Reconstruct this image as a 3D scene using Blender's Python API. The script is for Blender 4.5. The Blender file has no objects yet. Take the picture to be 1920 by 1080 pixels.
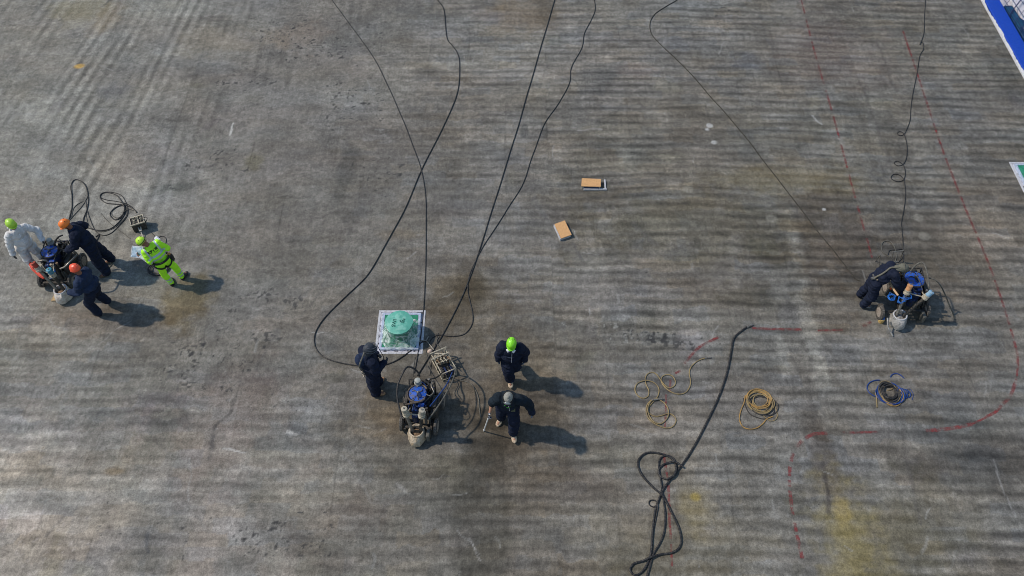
import bpy, bmesh, math, random
import numpy as np
from mathutils import Vector, Matrix, Quaternion, noise as mnoise

# ------------------------------------------------------------------ camera, sky, sun, exposure
scene = bpy.context.scene
COL = scene.collection
H = 16.8; DEP = math.radians(53.2); FPX = 1600.0
cam_d = bpy.data.cameras.new('camera'); cam = bpy.data.objects.new('camera', cam_d); COL.objects.link(cam)
cam.location = (0, 0, H); cam.rotation_euler = (math.pi/2-DEP, 0, 0)
cam_d.sensor_width = 36; cam_d.lens = 36*FPX/1920; cam_d.clip_end = 2000; cam_d.clip_start = .1
scene.camera = cam
SUN_EL = math.radians(48); SUN_DIR = Vector((-math.cos(SUN_EL)*.985, math.cos(SUN_EL)*.17, math.sin(SUN_EL))).normalized()
w = bpy.data.worlds.new('World'); scene.world = w; w.use_nodes = True
nt = w.node_tree; sky = nt.nodes.new('ShaderNodeTexSky'); sky.sky_type = 'NISHITA'; sky.sun_disc = False
sky.sun_elevation = SUN_EL; sky.sun_rotation = math.atan2(SUN_DIR.x, SUN_DIR.y); sky.air_density = 1.5; sky.dust_density = .5; sky.ozone_density = 3
nt.links.new(sky.outputs[0], nt.nodes['Background'].inputs[0]); nt.nodes['Background'].inputs[1].default_value = .13
sd = bpy.data.lights.new('sun', 'SUN'); sd.energy = 3.3; sd.angle = math.radians(1.6); sd.color = (1, .89, .76)
sun = bpy.data.objects.new('sun', sd); COL.objects.link(sun); sun.rotation_euler = SUN_DIR.to_track_quat('Z', 'Y').to_euler()
sun.location = (-20, 10, 30)
scene.cycles.filter_width = .95
vs = scene.view_settings; vs.view_transform = 'Standard'; vs.look = 'None'; vs.exposure = 0; vs.gamma = 1; vs.use_curve_mapping = False

def G(px, py, z=0):
    u = (px-960)/FPX; v = (540-py)/FPX
    dy = math.cos(DEP)+v*math.sin(DEP); dz = -math.sin(DEP)+v*math.cos(DEP); t = (z-H)/dz
    return Vector((u*t, dy*t, z))

# ------------------------------------------------------------------ materials
MATS = {}
def mat(name, color, rough=.7, metal=0, var=.25, scale=8, bump=.0, bscale=60, spec=.3, dirt=None, dirt_amt=.5, alpha=1, stretch=(1,1,1)):
    if name in MATS: return MATS[name]
    m = bpy.data.materials.new(name); m.use_nodes = True; t = m.node_tree; b = t.nodes['Principled BSDF']
    b.inputs['Roughness'].default_value = rough; b.inputs['Metallic'].default_value = metal
    b.inputs['Specular IOR Level'].default_value = spec; b.inputs['Alpha'].default_value = alpha
    tc = t.nodes.new('ShaderNodeTexCoord'); mp = t.nodes.new('ShaderNodeMapping'); mp.inputs['Scale'].default_value = stretch
    t.links.new(tc.outputs['Object'], mp.inputs[0])
    n = t.nodes.new('ShaderNodeTexNoise'); n.inputs['Scale'].default_value = scale; n.inputs['Detail'].default_value = 5; n.inputs['Roughness'].default_value = .65
    t.links.new(mp.outputs[0], n.inputs['Vector'])
    r = t.nodes.new('ShaderNodeValToRGB'); e = r.color_ramp.elements
    e[0].position = .3; e[1].position = .7
    c = color; lo = tuple(x*(1-var) for x in c); hi = tuple(min(1, x*(1+var)) for x in c)
    e[0].color = (*lo, 1); e[1].color = (*hi, 1); t.links.new(n.outputs['Fac'], r.inputs[0]); out = r.outputs[0]
    if dirt:
        n2 = t.nodes.new('ShaderNodeTexNoise'); n2.inputs['Scale'].default_value = scale*1.7; n2.inputs['Detail'].default_value = 6
        t.links.new(mp.outputs[0], n2.inputs['Vector'])
        r2 = t.nodes.new('ShaderNodeValToRGB'); r2.color_ramp.elements[0].position = .5; r2.color_ramp.elements[1].position = .62
        r2.color_ramp.elements[1].color = (dirt_amt,)*3+(1,); t.links.new(n2.outputs['Fac'], r2.inputs[0])
        mx = t.nodes.new('ShaderNodeMix'); mx.data_type = 'RGBA'; t.links.new(r2.outputs[0], mx.inputs['Factor'])
        t.links.new(out, mx.inputs['A']); mx.inputs['B'].default_value = (*dirt, 1); out = mx.outputs['Result']
    t.links.new(out, b.inputs['Base Color'])
    if bump:
        n3 = t.nodes.new('ShaderNodeTexNoise'); n3.inputs['Scale'].default_value = bscale; t.links.new(mp.outputs[0], n3.inputs['Vector'])
        bp = t.nodes.new('ShaderNodeBump'); bp.inputs['Strength'].default_value = bump; bp.inputs['Distance'].default_value = .02
        t.links.new(n3.outputs['Fac'], bp.inputs['Height']); t.links.new(bp.outputs[0], b.inputs['Normal'])
    MATS[name] = m; return m

NAVY = lambda: mat('navy_cotton', (.011, .0155, .032), .85, var=.3, scale=9, bump=.5, bscale=25, spec=.15)
NAVY2 = lambda: mat('faded_navy_cotton', (.018, .029, .062), .85, var=.3, scale=7, bump=.5, bscale=22, spec=.15)
DARK = lambda: mat('dark_teal_cotton', (.011, .018, .026), .85, var=.3, scale=9, bump=.5, bscale=25, spec=.15)
HIVIS = lambda: mat('hi_vis_yellow_cloth', (.42, .9, .035), .7, var=.1, scale=9, bump=.4, bscale=25, spec=.15)
REFL = lambda: mat('reflective_tape', (.42, .50, .52), .35, .3, var=.1, scale=20)
WHITE_SUIT = lambda: mat('white_disposable_suit', (.60, .59, .58), .6, var=.22, scale=5, bump=.7, bscale=18, spec=.2)
SKIN = lambda: mat('skin', (.38, .2, .13), .55, var=.12, scale=20)
SKIND = lambda: mat('tanned_skin', (.22, .10, .065), .55, var=.12, scale=20)
GLOVE = lambda: mat('dark_glove', (.03, .033, .04), .8, var=.3, scale=30)
GGLOVE = lambda: mat('grey_glove', (.13, .14, .17), .8, var=.3, scale=30)
BOOT = lambda: mat('tan_boot_cover', (.48, .38, .27), .8, var=.25, scale=18, dirt=(.2, .15, .1), dirt_amt=.6, bump=.4, bscale=40)
BLACKB = lambda: mat('black_rubber_boot', (.015, .015, .017), .5, var=.3, scale=18)
RUB = lambda: mat('black_hose_rubber', (.018, .018, .02), .55, var=.35, scale=14, dirt=(.12, .11, .09), dirt_amt=.35)
GREYH = lambda: mat('dusty_grey_hose', (.085, .082, .07), .7, var=.3, scale=14, dirt=(.2, .19, .16), dirt_amt=.4)
YELH = lambda: mat('tan_yellow_hose', (.25, .185, .085), .55, var=.25, scale=6, dirt=(.12, .10, .07), dirt_amt=.5)
ORH = lambda: mat('orange_tan_hose', (.32, .19, .06), .55, var=.25, scale=6, dirt=(.12, .10, .07), dirt_amt=.5)
BLH = lambda: mat('blue_air_hose', (.012, .045, .19), .45, var=.3, scale=10)
BLHB = lambda: mat('bright_blue_hose', (.02, .14, .5), .4, var=.3, scale=10)
BLUE = lambda: mat('blue_machine_paint', (.016, .085, .42), .4, var=.3, scale=9, dirt=(.07, .07, .07), dirt_amt=.75, spec=.5)
BLUED = lambda: mat('dark_blue_machine_paint', (.008, .022, .08), .5, var=.35, scale=9, dirt=(.03, .03, .03), dirt_amt=.8)
STEEL = lambda: mat('worn_steel', (.22, .21, .19), .45, .5, var=.3, scale=14, dirt=(.12, .09, .06), dirt_amt=.7)
DSTEEL = lambda: mat('grimy_dark_steel', (.05, .048, .045), .6, .3, var=.4, scale=14, dirt=(.14, .11, .08), dirt_amt=.5)
BEIGE = lambda: mat('dusty_beige_metal', (.42, .38, .29), .6, var=.25, scale=20, dirt=(.14, .12, .09), dirt_amt=.7)
BROWNG = lambda: mat('brown_grime_metal', (.16, .10, .06), .8, var=.4, scale=20, dirt=(.3, .24, .15), dirt_amt=.5)
RUSTO = lambda: mat('orange_plastic_valve', (.75, .12, .03), .5, var=.2, scale=20)
PLBAG = lambda: mat('beige_plastic_wrap', (.42, .35, .26), .45, var=.25, scale=9, dirt=(.28, .2, .11), dirt_amt=.6, bump=.9, bscale=22, spec=.5)
GYBAG = lambda: mat('grey_white_plastic_wrap', (.32, .31, .29), .45, var=.25, scale=9, dirt=(.08, .08, .08), dirt_amt=.55, bump=.9, bscale=22, spec=.5)
TYRE = lambda: mat('tyre_rubber', (.06, .055, .05), .85, var=.3, scale=18, dirt=(.25, .23, .2), dirt_amt=.5)
RIM = lambda: mat('dusty_wheel_rim', (.3, .26, .22), .7, var=.25, scale=18, dirt=(.12, .08, .06), dirt_amt=.6)
GREEN = lambda: mat('green_paint', (.022, .2, .11), .45, var=.25, scale=6, dirt=(.05, .28, .18), dirt_amt=.5)
GREENL = lambda: mat('pale_green_wrapped_lid', (.095, .36, .27), .4, var=.2, scale=4, dirt=(.3, .58, .48), dirt_amt=.5, spec=.6, bump=.3, bscale=7)
BLK = lambda: mat('black_plastic', (.015, .015, .016), .6, var=.3, scale=20)
WPAINT = lambda: mat('worn_white_paint', (.48, .485, .51), .6, var=.12, scale=14, dirt=(.25, .25, .27), dirt_amt=.5)
BWPAINT = lambda: mat('blue_white_paint', (.40, .46, .58), .6, var=.15, scale=14, dirt=(.2, .22, .27), dirt_amt=.5)

# ------------------------------------------------------------------ object helpers
def thing(name, label, cat, loc=(0, 0, 0), rz=0, group=None):
    o = bpy.data.objects.new(name, None); COL.objects.link(o); o.empty_display_size = .2
    o.location = loc; o.rotation_euler = (0, 0, rz); o['label'] = label; o['category'] = cat
    if group: o['group'] = group
    return o
def tag(o, label, cat, group=None):
    o['label'] = label; o['category'] = cat
    if group: o['group'] = group
    return o
class MB:
    def __init__(s): s.v = []; s.f = []; s.fm = []; s.mi = 0
    def add(s, vs_, fs):
        k = len(s.v); s.v += [tuple(p) for p in vs_]; s.f += [tuple(i+k for i in f) for f in fs]; s.fm += [s.mi]*len(fs); return s
    def box(s, c, d, rz=0, R=None):
        R = R or Matrix.Rotation(rz, 3, 'Z'); c = Vector(c)
        P = [c+R@Vector((x*d[0]/2, y*d[1]/2, z*d[2]/2)) for x in (-1, 1) for y in (-1, 1) for z in (-1, 1)]
        return s.add(P, [(0, 1, 3, 2), (4, 6, 7, 5), (0, 4, 5, 1), (2, 3, 7, 6), (0, 2, 6, 4), (1, 5, 7, 3)])
    def cone(s, a, b, ra, rb, n=16, caps=True):
        a = Vector(a); b = Vector(b); d = (b-a).normalized(); u = d.orthogonal().normalized(); w_ = d.cross(u)
        P = []
        for p, r in ((a, ra), (b, rb)):
            P += [p+(u*math.cos(2*math.pi*i/n)+w_*math.sin(2*math.pi*i/n))*r for i in range(n)]
        F = [(i, (i+1) % n, n+(i+1) % n, n+i) for i in range(n)]
        if caps: F += [tuple(range(n-1, -1, -1)), tuple(range(n, 2*n))]
        return s.add(P, F)
    def cyl(s, a, b, r, n=16): return s.cone(a, b, r, r, n)
    def lathe(s, c, prof, n=24, R=None):
        c = Vector(c); R = R or Matrix.Identity(3); P = []
        for r, z in prof: P += [c+R@Vector((r*math.cos(2*math.pi*i/n), r*math.sin(2*math.pi*i/n), z)) for i in range(n)]
        F = []
        for k in range(len(prof)-1): F += [(k*n+i, k*n+(i+1) % n, (k+1)*n+(i+1) % n, (k+1)*n+i) for i in range(n)]
        F.append(tuple(range(n-1, -1, -1))); m = (len(prof)-1)*n; F.append(tuple(range(m, m+n)))
        return s.add(P, F)
    def ell(s, c, r, R=None, n=14, m=9):
        c = Vector(c); R = R or Matrix.Identity(3); r = (r,)*3 if isinstance(r, (int, float)) else r
        P = [c+R@Vector((0, 0, r[2]))]
        for j in range(1, m):
            t = math.pi*j/m
            P += [c+R@Vector((r[0]*math.sin(t)*math.cos(2*math.pi*i/n), r[1]*math.sin(t)*math.sin(2*math.pi*i/n), r[2]*math.cos(t))) for i in range(n)]
        P.append(c-R@Vector((0, 0, r[2]))); L = len(P)-1
        F = [(0, 1+i, 1+(i+1) % n) for i in range(n)]
        for j in range(m-2):
            a = 1+j*n; F += [(a+i, a+n+i, a+n+(i+1) % n, a+(i+1) % n) for i in range(n)]
        a = 1+(m-2)*n; F += [(a+i, L, a+(i+1) % n) for i in range(n)]
        return s.add(P, F)
    def cap(s, a, b, ra, rb, n=12):  # capsule
        a = Vector(a); b = Vector(b); s.cone(a, b, ra, rb, n); s.ell(a, ra*.999, n=n, m=8); s.ell(b, rb*.999, n=n, m=8); return s
    def tube(s, pts, r, n=8, closed=False):
        pts = [Vector(p) for p in pts]; N = len(pts); P = []; u = None
        for i, p in enumerate(pts):
            a = pts[i-1] if (i > 0 or closed) else p; b = pts[(i+1) % N] if (i < N-1 or closed) else p
            d = (b-a).normalized() if (b-a).length > 1e-9 else Vector((1, 0, 0))
            if u is None: u = d.orthogonal().normalized()
            u = (u-d*u.dot(d)); u = u.normalized() if u.length > 1e-6 else d.orthogonal().normalized()
            w_ = d.cross(u); rr = r[i] if isinstance(r, (list, tuple)) else r
            P += [p+(u*math.cos(2*math.pi*k/n)+w_*math.sin(2*math.pi*k/n))*rr for k in range(n)]
        F = []
        for i in range(N if closed else N-1):
            j = (i+1) % N; F += [(i*n+k, i*n+(k+1) % n, j*n+(k+1) % n, j*n+k) for k in range(n)]
        if not closed: F += [tuple(range(n-1, -1, -1)), tuple(range((N-1)*n, N*n))]
        return s.add(P, F)
    def prism(s, poly, z0, z1):
        n = len(poly); P = [(x, y, z0) for x, y in poly]+[(x, y, z1) for x, y in poly]
        return s.add(P, [(i, (i+1) % n, n+(i+1) % n, n+i) for i in range(n)]+[tuple(range(n-1, -1, -1)), tuple(range(n, 2*n))])
    def mesh(s, name, mats, smooth=True):
        me = bpy.data.meshes.new(name); me.from_pydata(s.v, [], s.f)
        for m in (mats if isinstance(mats, list) else [mats]): me.materials.append(m)
        me.polygons.foreach_set('material_index', s.fm)
        if smooth:
            me.polygons.foreach_set('use_smooth', [True]*len(me.polygons))
            try: me.set_sharp_from_angle(angle=math.radians(38))
            except Exception: pass
        me.validate(); return me
    def build(s, name, mats, parent=None, bevel=0, smooth=True):
        o = bpy.data.objects.new(name, s.mesh(name, mats, smooth)); COL.objects.link(o)
        if parent: o.parent = parent
        if bevel:
            b = o.modifiers.new('bevel', 'BEVEL'); b.width = bevel; b.segments = 2; b.limit_method = 'ANGLE'
        return o
def spline(pts, step=.05, closed=False):
    P = [Vector(p) for p in pts]; n = len(P); out = []
    for i in range(n if closed else n-1):
        p0 = P[i-1] if (i > 0 or closed) else P[0]*2-P[1]; p1 = P[i]; p2 = P[(i+1) % n]
        p3 = P[(i+2) % n] if (i+2 < n or closed) else p2*2-p1
        k = max(2, int((p2-p1).length/step))
        for j in range(k):
            t = j/k
            out.append(.5*((2*p1)+(p2-p0)*t+(2*p0-5*p1+4*p2-p3)*t*t+(3*p1-p0-3*p2+p3)*t**3))
    if not closed: out.append(P[-1])
    return out
def hose_pts(px, r, z=None, wob=.012, seed=0, step=.05, zs=None):
    base = [G(p[0], p[1], (p[2] if len(p) > 2 else 0)) for p in px]
    pts = spline(base, step)
    for i, p in enumerate(pts):
        q = Vector((i*step*.9+seed*7.3, seed*3.1, 0))
        p.x += wob*mnoise.noise(q); p.y += wob*mnoise.noise(q+Vector((0, 50, 0))); p.z = max(p.z, 0)+r*.95
    # lift where the hose crosses itself
    N = len(pts); g = {}
    lift = [0]*N
    for i, p in enumerate(pts):
        key = (round(p.x/(r*2.4)), round(p.y/(r*2.4)))
        for dx in (-1, 0, 1):
            for dy in (-1, 0, 1):
                for j in g.get((key[0]+dx, key[1]+dy), ()):
                    if i-j > 6 and (pts[j].xy-p.xy).length < 2.2*r: lift[i] = max(lift[i], lift[j]+2*r)
        g.setdefault(key, []).append(i)
    sm = lift[:]
    for _ in range(4): sm = [max(lift[i]*.999, (sm[max(0, i-1)]+sm[i]+sm[min(N-1, i+1)])/3) for i in range(N)]
    for i, p in enumerate(pts): p.z += sm[i]
    return pts
def hose(name, px, r, m, label, cat='hose', group=None, wob=.012, seed=0, fit=None):
    pts = hose_pts(px, r, wob=wob, seed=seed)
    root = MB().tube(pts, r, 8).build(name, m)
    if fit:
        for e in fit:
            i, j = (0, 3) if e == 0 else (-1, -4)
            MB().tube([pts[i]+(pts[i]-pts[j])*.25, pts[i], pts[j]], r*1.5, 8).build('coupling', STEEL(), root)
    return tag(root, label, cat, group)

# ------------------------------------------------------------------ concrete deck
rs = np.random.RandomState(11)
LAT = rs.rand(12, 256, 256).astype(np.float32)
def vn(X, Y, sx, sy, k=0, off=0.):
    x = X/sx+off*17.3+k*9.1; y = Y/sy+off*5.7+k*3.3
    xi = np.floor(x); yi = np.floor(y); fx = x-xi; fy = y-yi; fx = fx*fx*(3-2*fx); fy = fy*fy*(3-2*fy)
    xi = xi.astype(int) % 256; yi = yi.astype(int) % 256; L = LAT[k % 12]; x2 = (xi+1) % 256; y2 = (yi+1) % 256
    return ((L[yi, xi]*(1-fx)+L[yi, x2]*fx)*(1-fy)+(L[y2, xi]*(1-fx)+L[y2, x2]*fx)*fy)*2-1
def fbm(X, Y, sx, sy, k=0, o=4, g=.55):
    a = 1; s = 0; t = 0
    for i in range(o): s = s+a*vn(X, Y, sx/2**i, sy/2**i, k+i, i*.37); t += a; a *= g
    return s/t*1.6
def cell(X, Y, sx, sy, k=0, ox=0, oy=0):
    xi = np.floor((X+ox)/sx).astype(int); yi = np.floor((Y+oy+((xi % 7)*.37*sy))/sy).astype(int)
    return LAT[k % 12][yi % 256, xi % 256]*2-1
def ss(a, b, x): t = np.clip((x-a)/(b-a), 0, 1); return t*t*(3-2*t)

def build_deck():
    st = .032
    xs = np.arange(-18, 17.4, st); ys = np.arange(4.6, 25.6, st)
    far = np.array([.3, 1, 3, 8, 20, 50, 120, 300])
    xs = np.concatenate([xs[0]-far[::-1], xs]); ys = np.concatenate([ys[0]-far[::-1], ys, ys[-1]+far])
    xs = xs[xs <= 15.42]
    X, Y = np.meshgrid(xs, ys); X = X.astype(np.float64); ny, nx = X.shape
    # slow wander of everything
    wx = X+.25*vn(X, Y, 2.2, 2.2, 5); wy = Y+.25*vn(X, Y, 2.2, 2.2, 6)
    # region of sawn bands that run away from the camera (upper left), fading into those that run across
    bx = -3.6+.5*vn(X, Y, 3, 3, 2)
    wB = ss(0, 2.5, bx-X+(Y-19)*.12)*ss(12.2, 14.5, Y+.06*X+.6*vn(X, Y, 2, 2, 1))
    wA = 1-ss(-.5, 3.5, bx-X+(Y-17)*.25)*ss(11.2, 13.6, Y+.0*X)
    quiet = ss(-9.6, -7.5, X)*(1-ss(-2.5, .5, X))*ss(8.5, 10.5, Y)*(1-ss(15, 17.5, Y))
    wA = wA*(1-.55*quiet); wB = wB*(1-.45*quiet)
    right = ss(-1.5, 3.5, X)
    # bands across
    curve = -.045*np.maximum(X-5, 0)-.012*np.maximum(X-9, 0)**2*ss(22, 10, Y) if False else -.04*np.maximum(X-5, 0)
    lane = np.floor((X+.2)/1.18); lo = LAT[3][(lane.astype(int)) % 256, 7]
    ph = (Y-curve+.10*vn(X, Y, 3.2, 1.6, 7)+.035*vn(X, Y, .9, .5, 8)+.07*(lo-.5)+.22*vn(Y, Y*0, 1.1, 1, 9)*.6)/.31
    prof = np.power(.5+.5*np.cos(2*np.pi*ph), 2.2)
    prof2 = .5+.5*np.cos(2*np.pi*(ph*2.03+.3*vn(X, Y, 2, .3, 3)))
    ampA = np.clip(.80+.62*fbm(wx, wy, 1.3, .5, 2, 4), .0, 1.5)*(.52+.48*right)
    dA = (-(prof*.43+prof2*.07)+.15*(1-prof))*ampA*wA
    # bands away
    ang = .11*ss(-6, -13, X)
    U = X-(Y-17)*np.tan(ang)*1.0
    ph2 = (U+.12*vn(X, Y, 1.2, 4, 4)+.12*vn(X, X*0, 1.3, 1, 5))/.36
    prB = np.power(.5+.5*np.cos(2*np.pi*ph2), 2.)
    dB = (-prB*.27+.14*(1-prB)**3)*np.clip(.45+1.3*fbm(wx, wy, .9, 2.6, 6, 4), 0, 1.8)*wB*(.62+.38*ss(-6.5, -10, X))
    # mottles, brushed fibres, rectangular leftovers of old lanes
    big = fbm(wx, wy, 5, 4, 0, 3)*.13
    mid = fbm(wx, wy, .9, .75, 1, 4)*.20+fbm(wx+.4*wy, wy, .5, .9, 4, 4)*.14*(1-wA)+fbm(wx, wy, 1.2, .35, 5, 3)*.12*wA
    fine = fbm(wx, wy, .24, .15, 3, 4, .7)*.19+np.clip(fbm(wx, wy, .34, .2, 6, 4, .75)-.35, 0, 1)*.30-np.clip(fbm(wx+9, wy, .4, .22, 7, 4, .75)-.38, 0, 1)*.38
    stx = fbm(wx, Y, .7, .07, 8, 3)*.16*np.clip(wA-.15, 0.06, 1)
    fib = fbm(wx, Y, .09, .5, 9, 3)*.06
    blk = cell(X, Y, 1.18, 1.9, 4, .2, .4)*.055+cell(X, Y, .59, .8, 6, .2, .1)*.03
    seam = -np.exp(-(((X+.2+.03*vn(X, Y, .5, 1, 2)) % 1.18-.02)/.022)**2)*.26*np.clip(.25+fbm(X, Y, .8, 1.5, 7, 2), 0, 1)
    L = 1.0*big+.9*mid+.10*np.abs(fbm(wx, wy, .5, .35, 4, 3))-.16*np.clip(fbm(wx+3, wy, 1.3, .45, 9, 4)-.25, 0, 1)+fine+stx+fib+blk*(.4+.6*wA)+seam+dA+dB
    # pieces of band picked out darker, paler, pinker or greener, ending at the edges of the machine lanes
    row = np.floor(ph+.5+.25*vn(X, Y, .25, .12, 3)).astype(int)
    def piece(w_, k, s_):
        off = LAT[k][row % 256, 3]*w_*3; ci = np.floor((X+off+.05*vn(X, Y, .3, .15, 6))/w_).astype(int); return LAT[(k+s_) % 12][ci % 256, row % 256]*2-1
    pw = (.25+.75*wA)
    pcs = piece(1.18, 2, 1)*.6+piece(.59, 5, 2)*.5
    L = L+pcs*.085*pw+.075*(cell(X+.04*vn(X, Y, .3, .6, 2), Y, .31, 2.6, 5, .1, .3)+.7*cell(X+.04*vn(X, Y, .3, .6, 2), Y, .55, 3.7, 9, .3, .9))*(.35+.65*right)+np.where(piece(.8, 7, 1) > .8, .13, 0)*pw-np.where(piece(.9, 9, 1) > .8, .13, 0)*pw
    tintp = (piece(.85, 4, 3)+.6*piece(1.6, 6, 4))*pw
    warm = .55*tintp+fbm(wx, wy, 1.6, 1.1, 10, 4)*.5+cell(X, Y, 1.18, 1.2, 8, .2, .7)*.16
    cool = fbm(wx, wy, 2.3, .9, 7, 3)
    R = np.exp(L+.05*warm); Gc = np.exp(L-.004*warm+.022*cool); B = np.exp(L-.085*warm+.02*cool)
    base = np.array([.145, .137, .120])
    C = np.stack([R*base[0], Gc*base[1], B*base[2]], -1)
    def mul(m, c): C[:] = C*(1-m[..., None]+m[..., None]*np.array(c))
    def mixc(m, c): C[:] = C*(1-m[..., None])+m[..., None]*np.array(c)
    def blob(px, py, rx, ry, rot=0, soft=.5, rag=.35, k=2):
        c = G(px, py); a = math.radians(rot); q = max(rx, ry)*(1+soft+rag*1.3); out = np.zeros(X.shape)
        i0, i1 = np.searchsorted(xs, (c.x-q, c.x+q)); j0, j1 = np.searchsorted(ys, (c.y-q, c.y+q))
        if i1 <= i0 or j1 <= j0: return out
        x = X[j0:j1, i0:i1]; y = Y[j0:j1, i0:i1]; dx = x-c.x; dy = y-c.y
        u = (dx*math.cos(a)+dy*math.sin(a))/rx; v = (-dx*math.sin(a)+dy*math.cos(a))/ry
        d = np.sqrt(u*u+v*v)+rag*fbm(x, y, .5, .4, k, 4, .7)
        out[j0:j1, i0:i1] = 1-ss(1-soft, 1+soft, d); return out
    # general tone: paler left and lower left, browner and darker middle and right
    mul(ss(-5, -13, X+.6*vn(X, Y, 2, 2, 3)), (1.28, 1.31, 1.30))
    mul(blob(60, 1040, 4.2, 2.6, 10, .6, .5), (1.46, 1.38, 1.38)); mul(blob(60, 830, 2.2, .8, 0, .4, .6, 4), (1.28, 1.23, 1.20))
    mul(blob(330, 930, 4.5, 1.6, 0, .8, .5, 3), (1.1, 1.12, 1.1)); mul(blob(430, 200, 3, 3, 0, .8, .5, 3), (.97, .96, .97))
    mul(blob(240, 830, 1.4, 1.0, 0, .7, .5, 5), (.78, .8, .8)); mul(blob(290, 1000, .6, 1.0, 0, .6, .5, 5), (.76, .8, .83))
    mul(blob(900, 900, 3.2, 3.5, 0, .8, .3), (.88, .85, .81)); mul(blob(890, 680, 3.0, 1.9, 0, .7, .3), (.84, .81, .77))
    mul(blob(903, 965, .55, 2.2, 0, .22, .3, 5), (.64, .65, .64)); mul(blob(1000, 800, 1.0, .6, 0, .5, .5, 5), (.84, .8, .75)); mul(blob(800, 900, 1.2, .7, 0, .6, .4, 5), (.86, .88, .87))
    mul(blob(960, 760, 1.2, 1.9, 0, .5, .4, 6), (.80, .74, .67)); mul(blob(740, 770, 1.0, .6, 20, .5, .5, 3), (.80, .73, .63))
    mul(blob(875, 560, 1.1, .9, 0, .5, .5, 4), (.72, .66, .56)); mul(blob(880, 545, .35, .5, 0, .4, .5, 3), (.68, .66, .6))
    mul(blob(352, 565, .55, .75, 0, .5, .45, 3), (.74, .65, .46)); mul(blob(200, 600, 1.3, .5, -10, .5, .5, 3), (.80, .73, .68))
    mul(blob(650, 320, .25, .9, -8, .4, .5, 3), (.62, .64, .66)); mul(blob(655, 420, .3, 1.2, -20, .5, .6, 3), (.83, .83, .85))
    mul(blob(320, 352, .55, .14, 3, .4, .7, 3), (.66, .68, .68)); mul(blob(1700, 60, 5, 4, 0, .8, .4, 4), (.82, .82, .80))
    mul(blob(1790, 420, 3.4, 3.4, 0, .8, .5, 6), (.88, .86, .84)); mul(blob(1300, 300, 4, 3, 0, .8, .4, 4), (.90, .89, .85))
    mul(blob(1300, 420, 3, 1.2, 0, .6, .6, 4), (.84, .82, .74)); mul(blob(1560, 440, 1.0, 1.6, 0, .35, .4, 4), (.78, .74, .72))
    mul(blob(1560, 560, .7, .9, 0, .35, .4, 4), (.84, .79, .74)); mul(blob(1410, 560, .9, .3, 0, .4, .4, 4), (.74, .74, .70))
    for (a, b, rx, ry, f) in ((1498, 490, .17, .8, 1.4), (1516, 600, .2, 1.1, 1.45), (1487, 430, .15, .5, 1.3), (1467, 660, .13, .55, 1.55), (1530, 690, .2, .5, 1.4),
                              (1545, 240, .5, .2, 1.15), (1150, 240, .7, .22, 1.18), (1100, 500, .6, .3, 1.1), (860, 120, 1.6, .12, 1.15), (1210, 300, .7, .5, 1.12),
                              (990, 690, .9, .3, 1.12), (1060, 960, 1.2, .2, 1.12), (1180, 860, .8, .3, 1.12), (1750, 900, 1.2, .5, 1.15), (1820, 960, .9, .4, 1.18)):
        mul(blob(a, b, rx, ry, 0, .45, .6, 5), (f, f*1.01, f))
    mul(blob(1820, 885, 1.5, .45, 0, .3, .4, 4), (.62, .64, .66)); mul(blob(1540, 850, .25, 1.4, 4, .5, .4, 4), (.66, .62, .60))
    mul(blob(1800, 820, .9, .5, 0, .5, .5, 5), (.72, .74, .76)); mul(blob(1690, 500, 2, 1, 0, .7, .5, 5), (.90, .87, .83))
    mul(blob(1650, 330, .45, .35, 0, .5, .6, 5), (.72, .74, .8)); mul(blob(1400, 115, .35, .35, 0, .5, .6, 5), (.78, .82, .92))
    for (a, b) in ((1020, 245), (983, 245)): mul(blob(a, b, .11, .34, 0, .15, .35, 4), (.66, .68, .70))
    mul(blob(1215, 585, .2, .3, 0, .4, .5, 4), (.8, .82, .82)); mul(blob(1115, 400, .1, 1.2, 0, .4, .5, 4), (.8, .8, .78))
    sr = random.Random(21)
    for _ in range(150):
        a, b = sr.uniform(-40, 1960), sr.uniform(-20, 1100); f = sr.choice([sr.uniform(.78, .93), sr.uniform(1.07, 1.2)])
        mul(blob(a, b, sr.uniform(.12, .7), sr.uniform(.08, .4), sr.choice([0, 0, 90, sr.uniform(40, 80)]), sr.uniform(.15, .6), sr.uniform(.5, 1.0), sr.choice([2, 3, 4, 5])), (f, f*sr.uniform(.98, 1.01), f*sr.uniform(.94, 1.03)))
    # yellow, ochre and red stains
    mixc(blob(1603, 1035, .55, 1.15, 4, .8, .6, 4)*.5, (.25, .20, .06)); mixc(blob(1580, 960, .22, .35, 0, .4, .5, 3)*.5, (.34, .26, .08))
    mixc(blob(1690, 1000, 1.2, 1.0, 0, .8, .5, 4)*.3, (.14, .12, .05)); mixc(blob(1300, 960, .3, .5, 0, .6, .6, 3)*.3, (.25, .19, .06)); mixc(blob(1304, 932, .09, .09, 0, .5, .3, 3)*.6, (.28, .21, .04))
    mixc(blob(1290, 1040, 1.6, .8, 0, .8, .5, 5)*.22, (.2, .16, .07)); mixc(blob(1480, 335, 2.0, .5, 0, .7, .5, 5)*.28, (.19, .15, .06))
    mixc(blob(149, 124, .16, .10, 15, .4, .4, 3)*.75, (.48, .30, .07)); mixc(blob(140, 20, .8, .7, 0, .6, .5, 3)*.25, (.26, .22, .10))
    mixc(blob(205, 30, .4, .9, -15, .5, .5, 3)*.22, (.28, .20, .09)); mixc(blob(985, 25, .9, .9, 0, .7, .6, 3)*.28, (.22, .15, .07)); mixc(blob(1020, 10, .3, .8, 0, .4, .5, 3)*.5, (.07, .06, .045))
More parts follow.
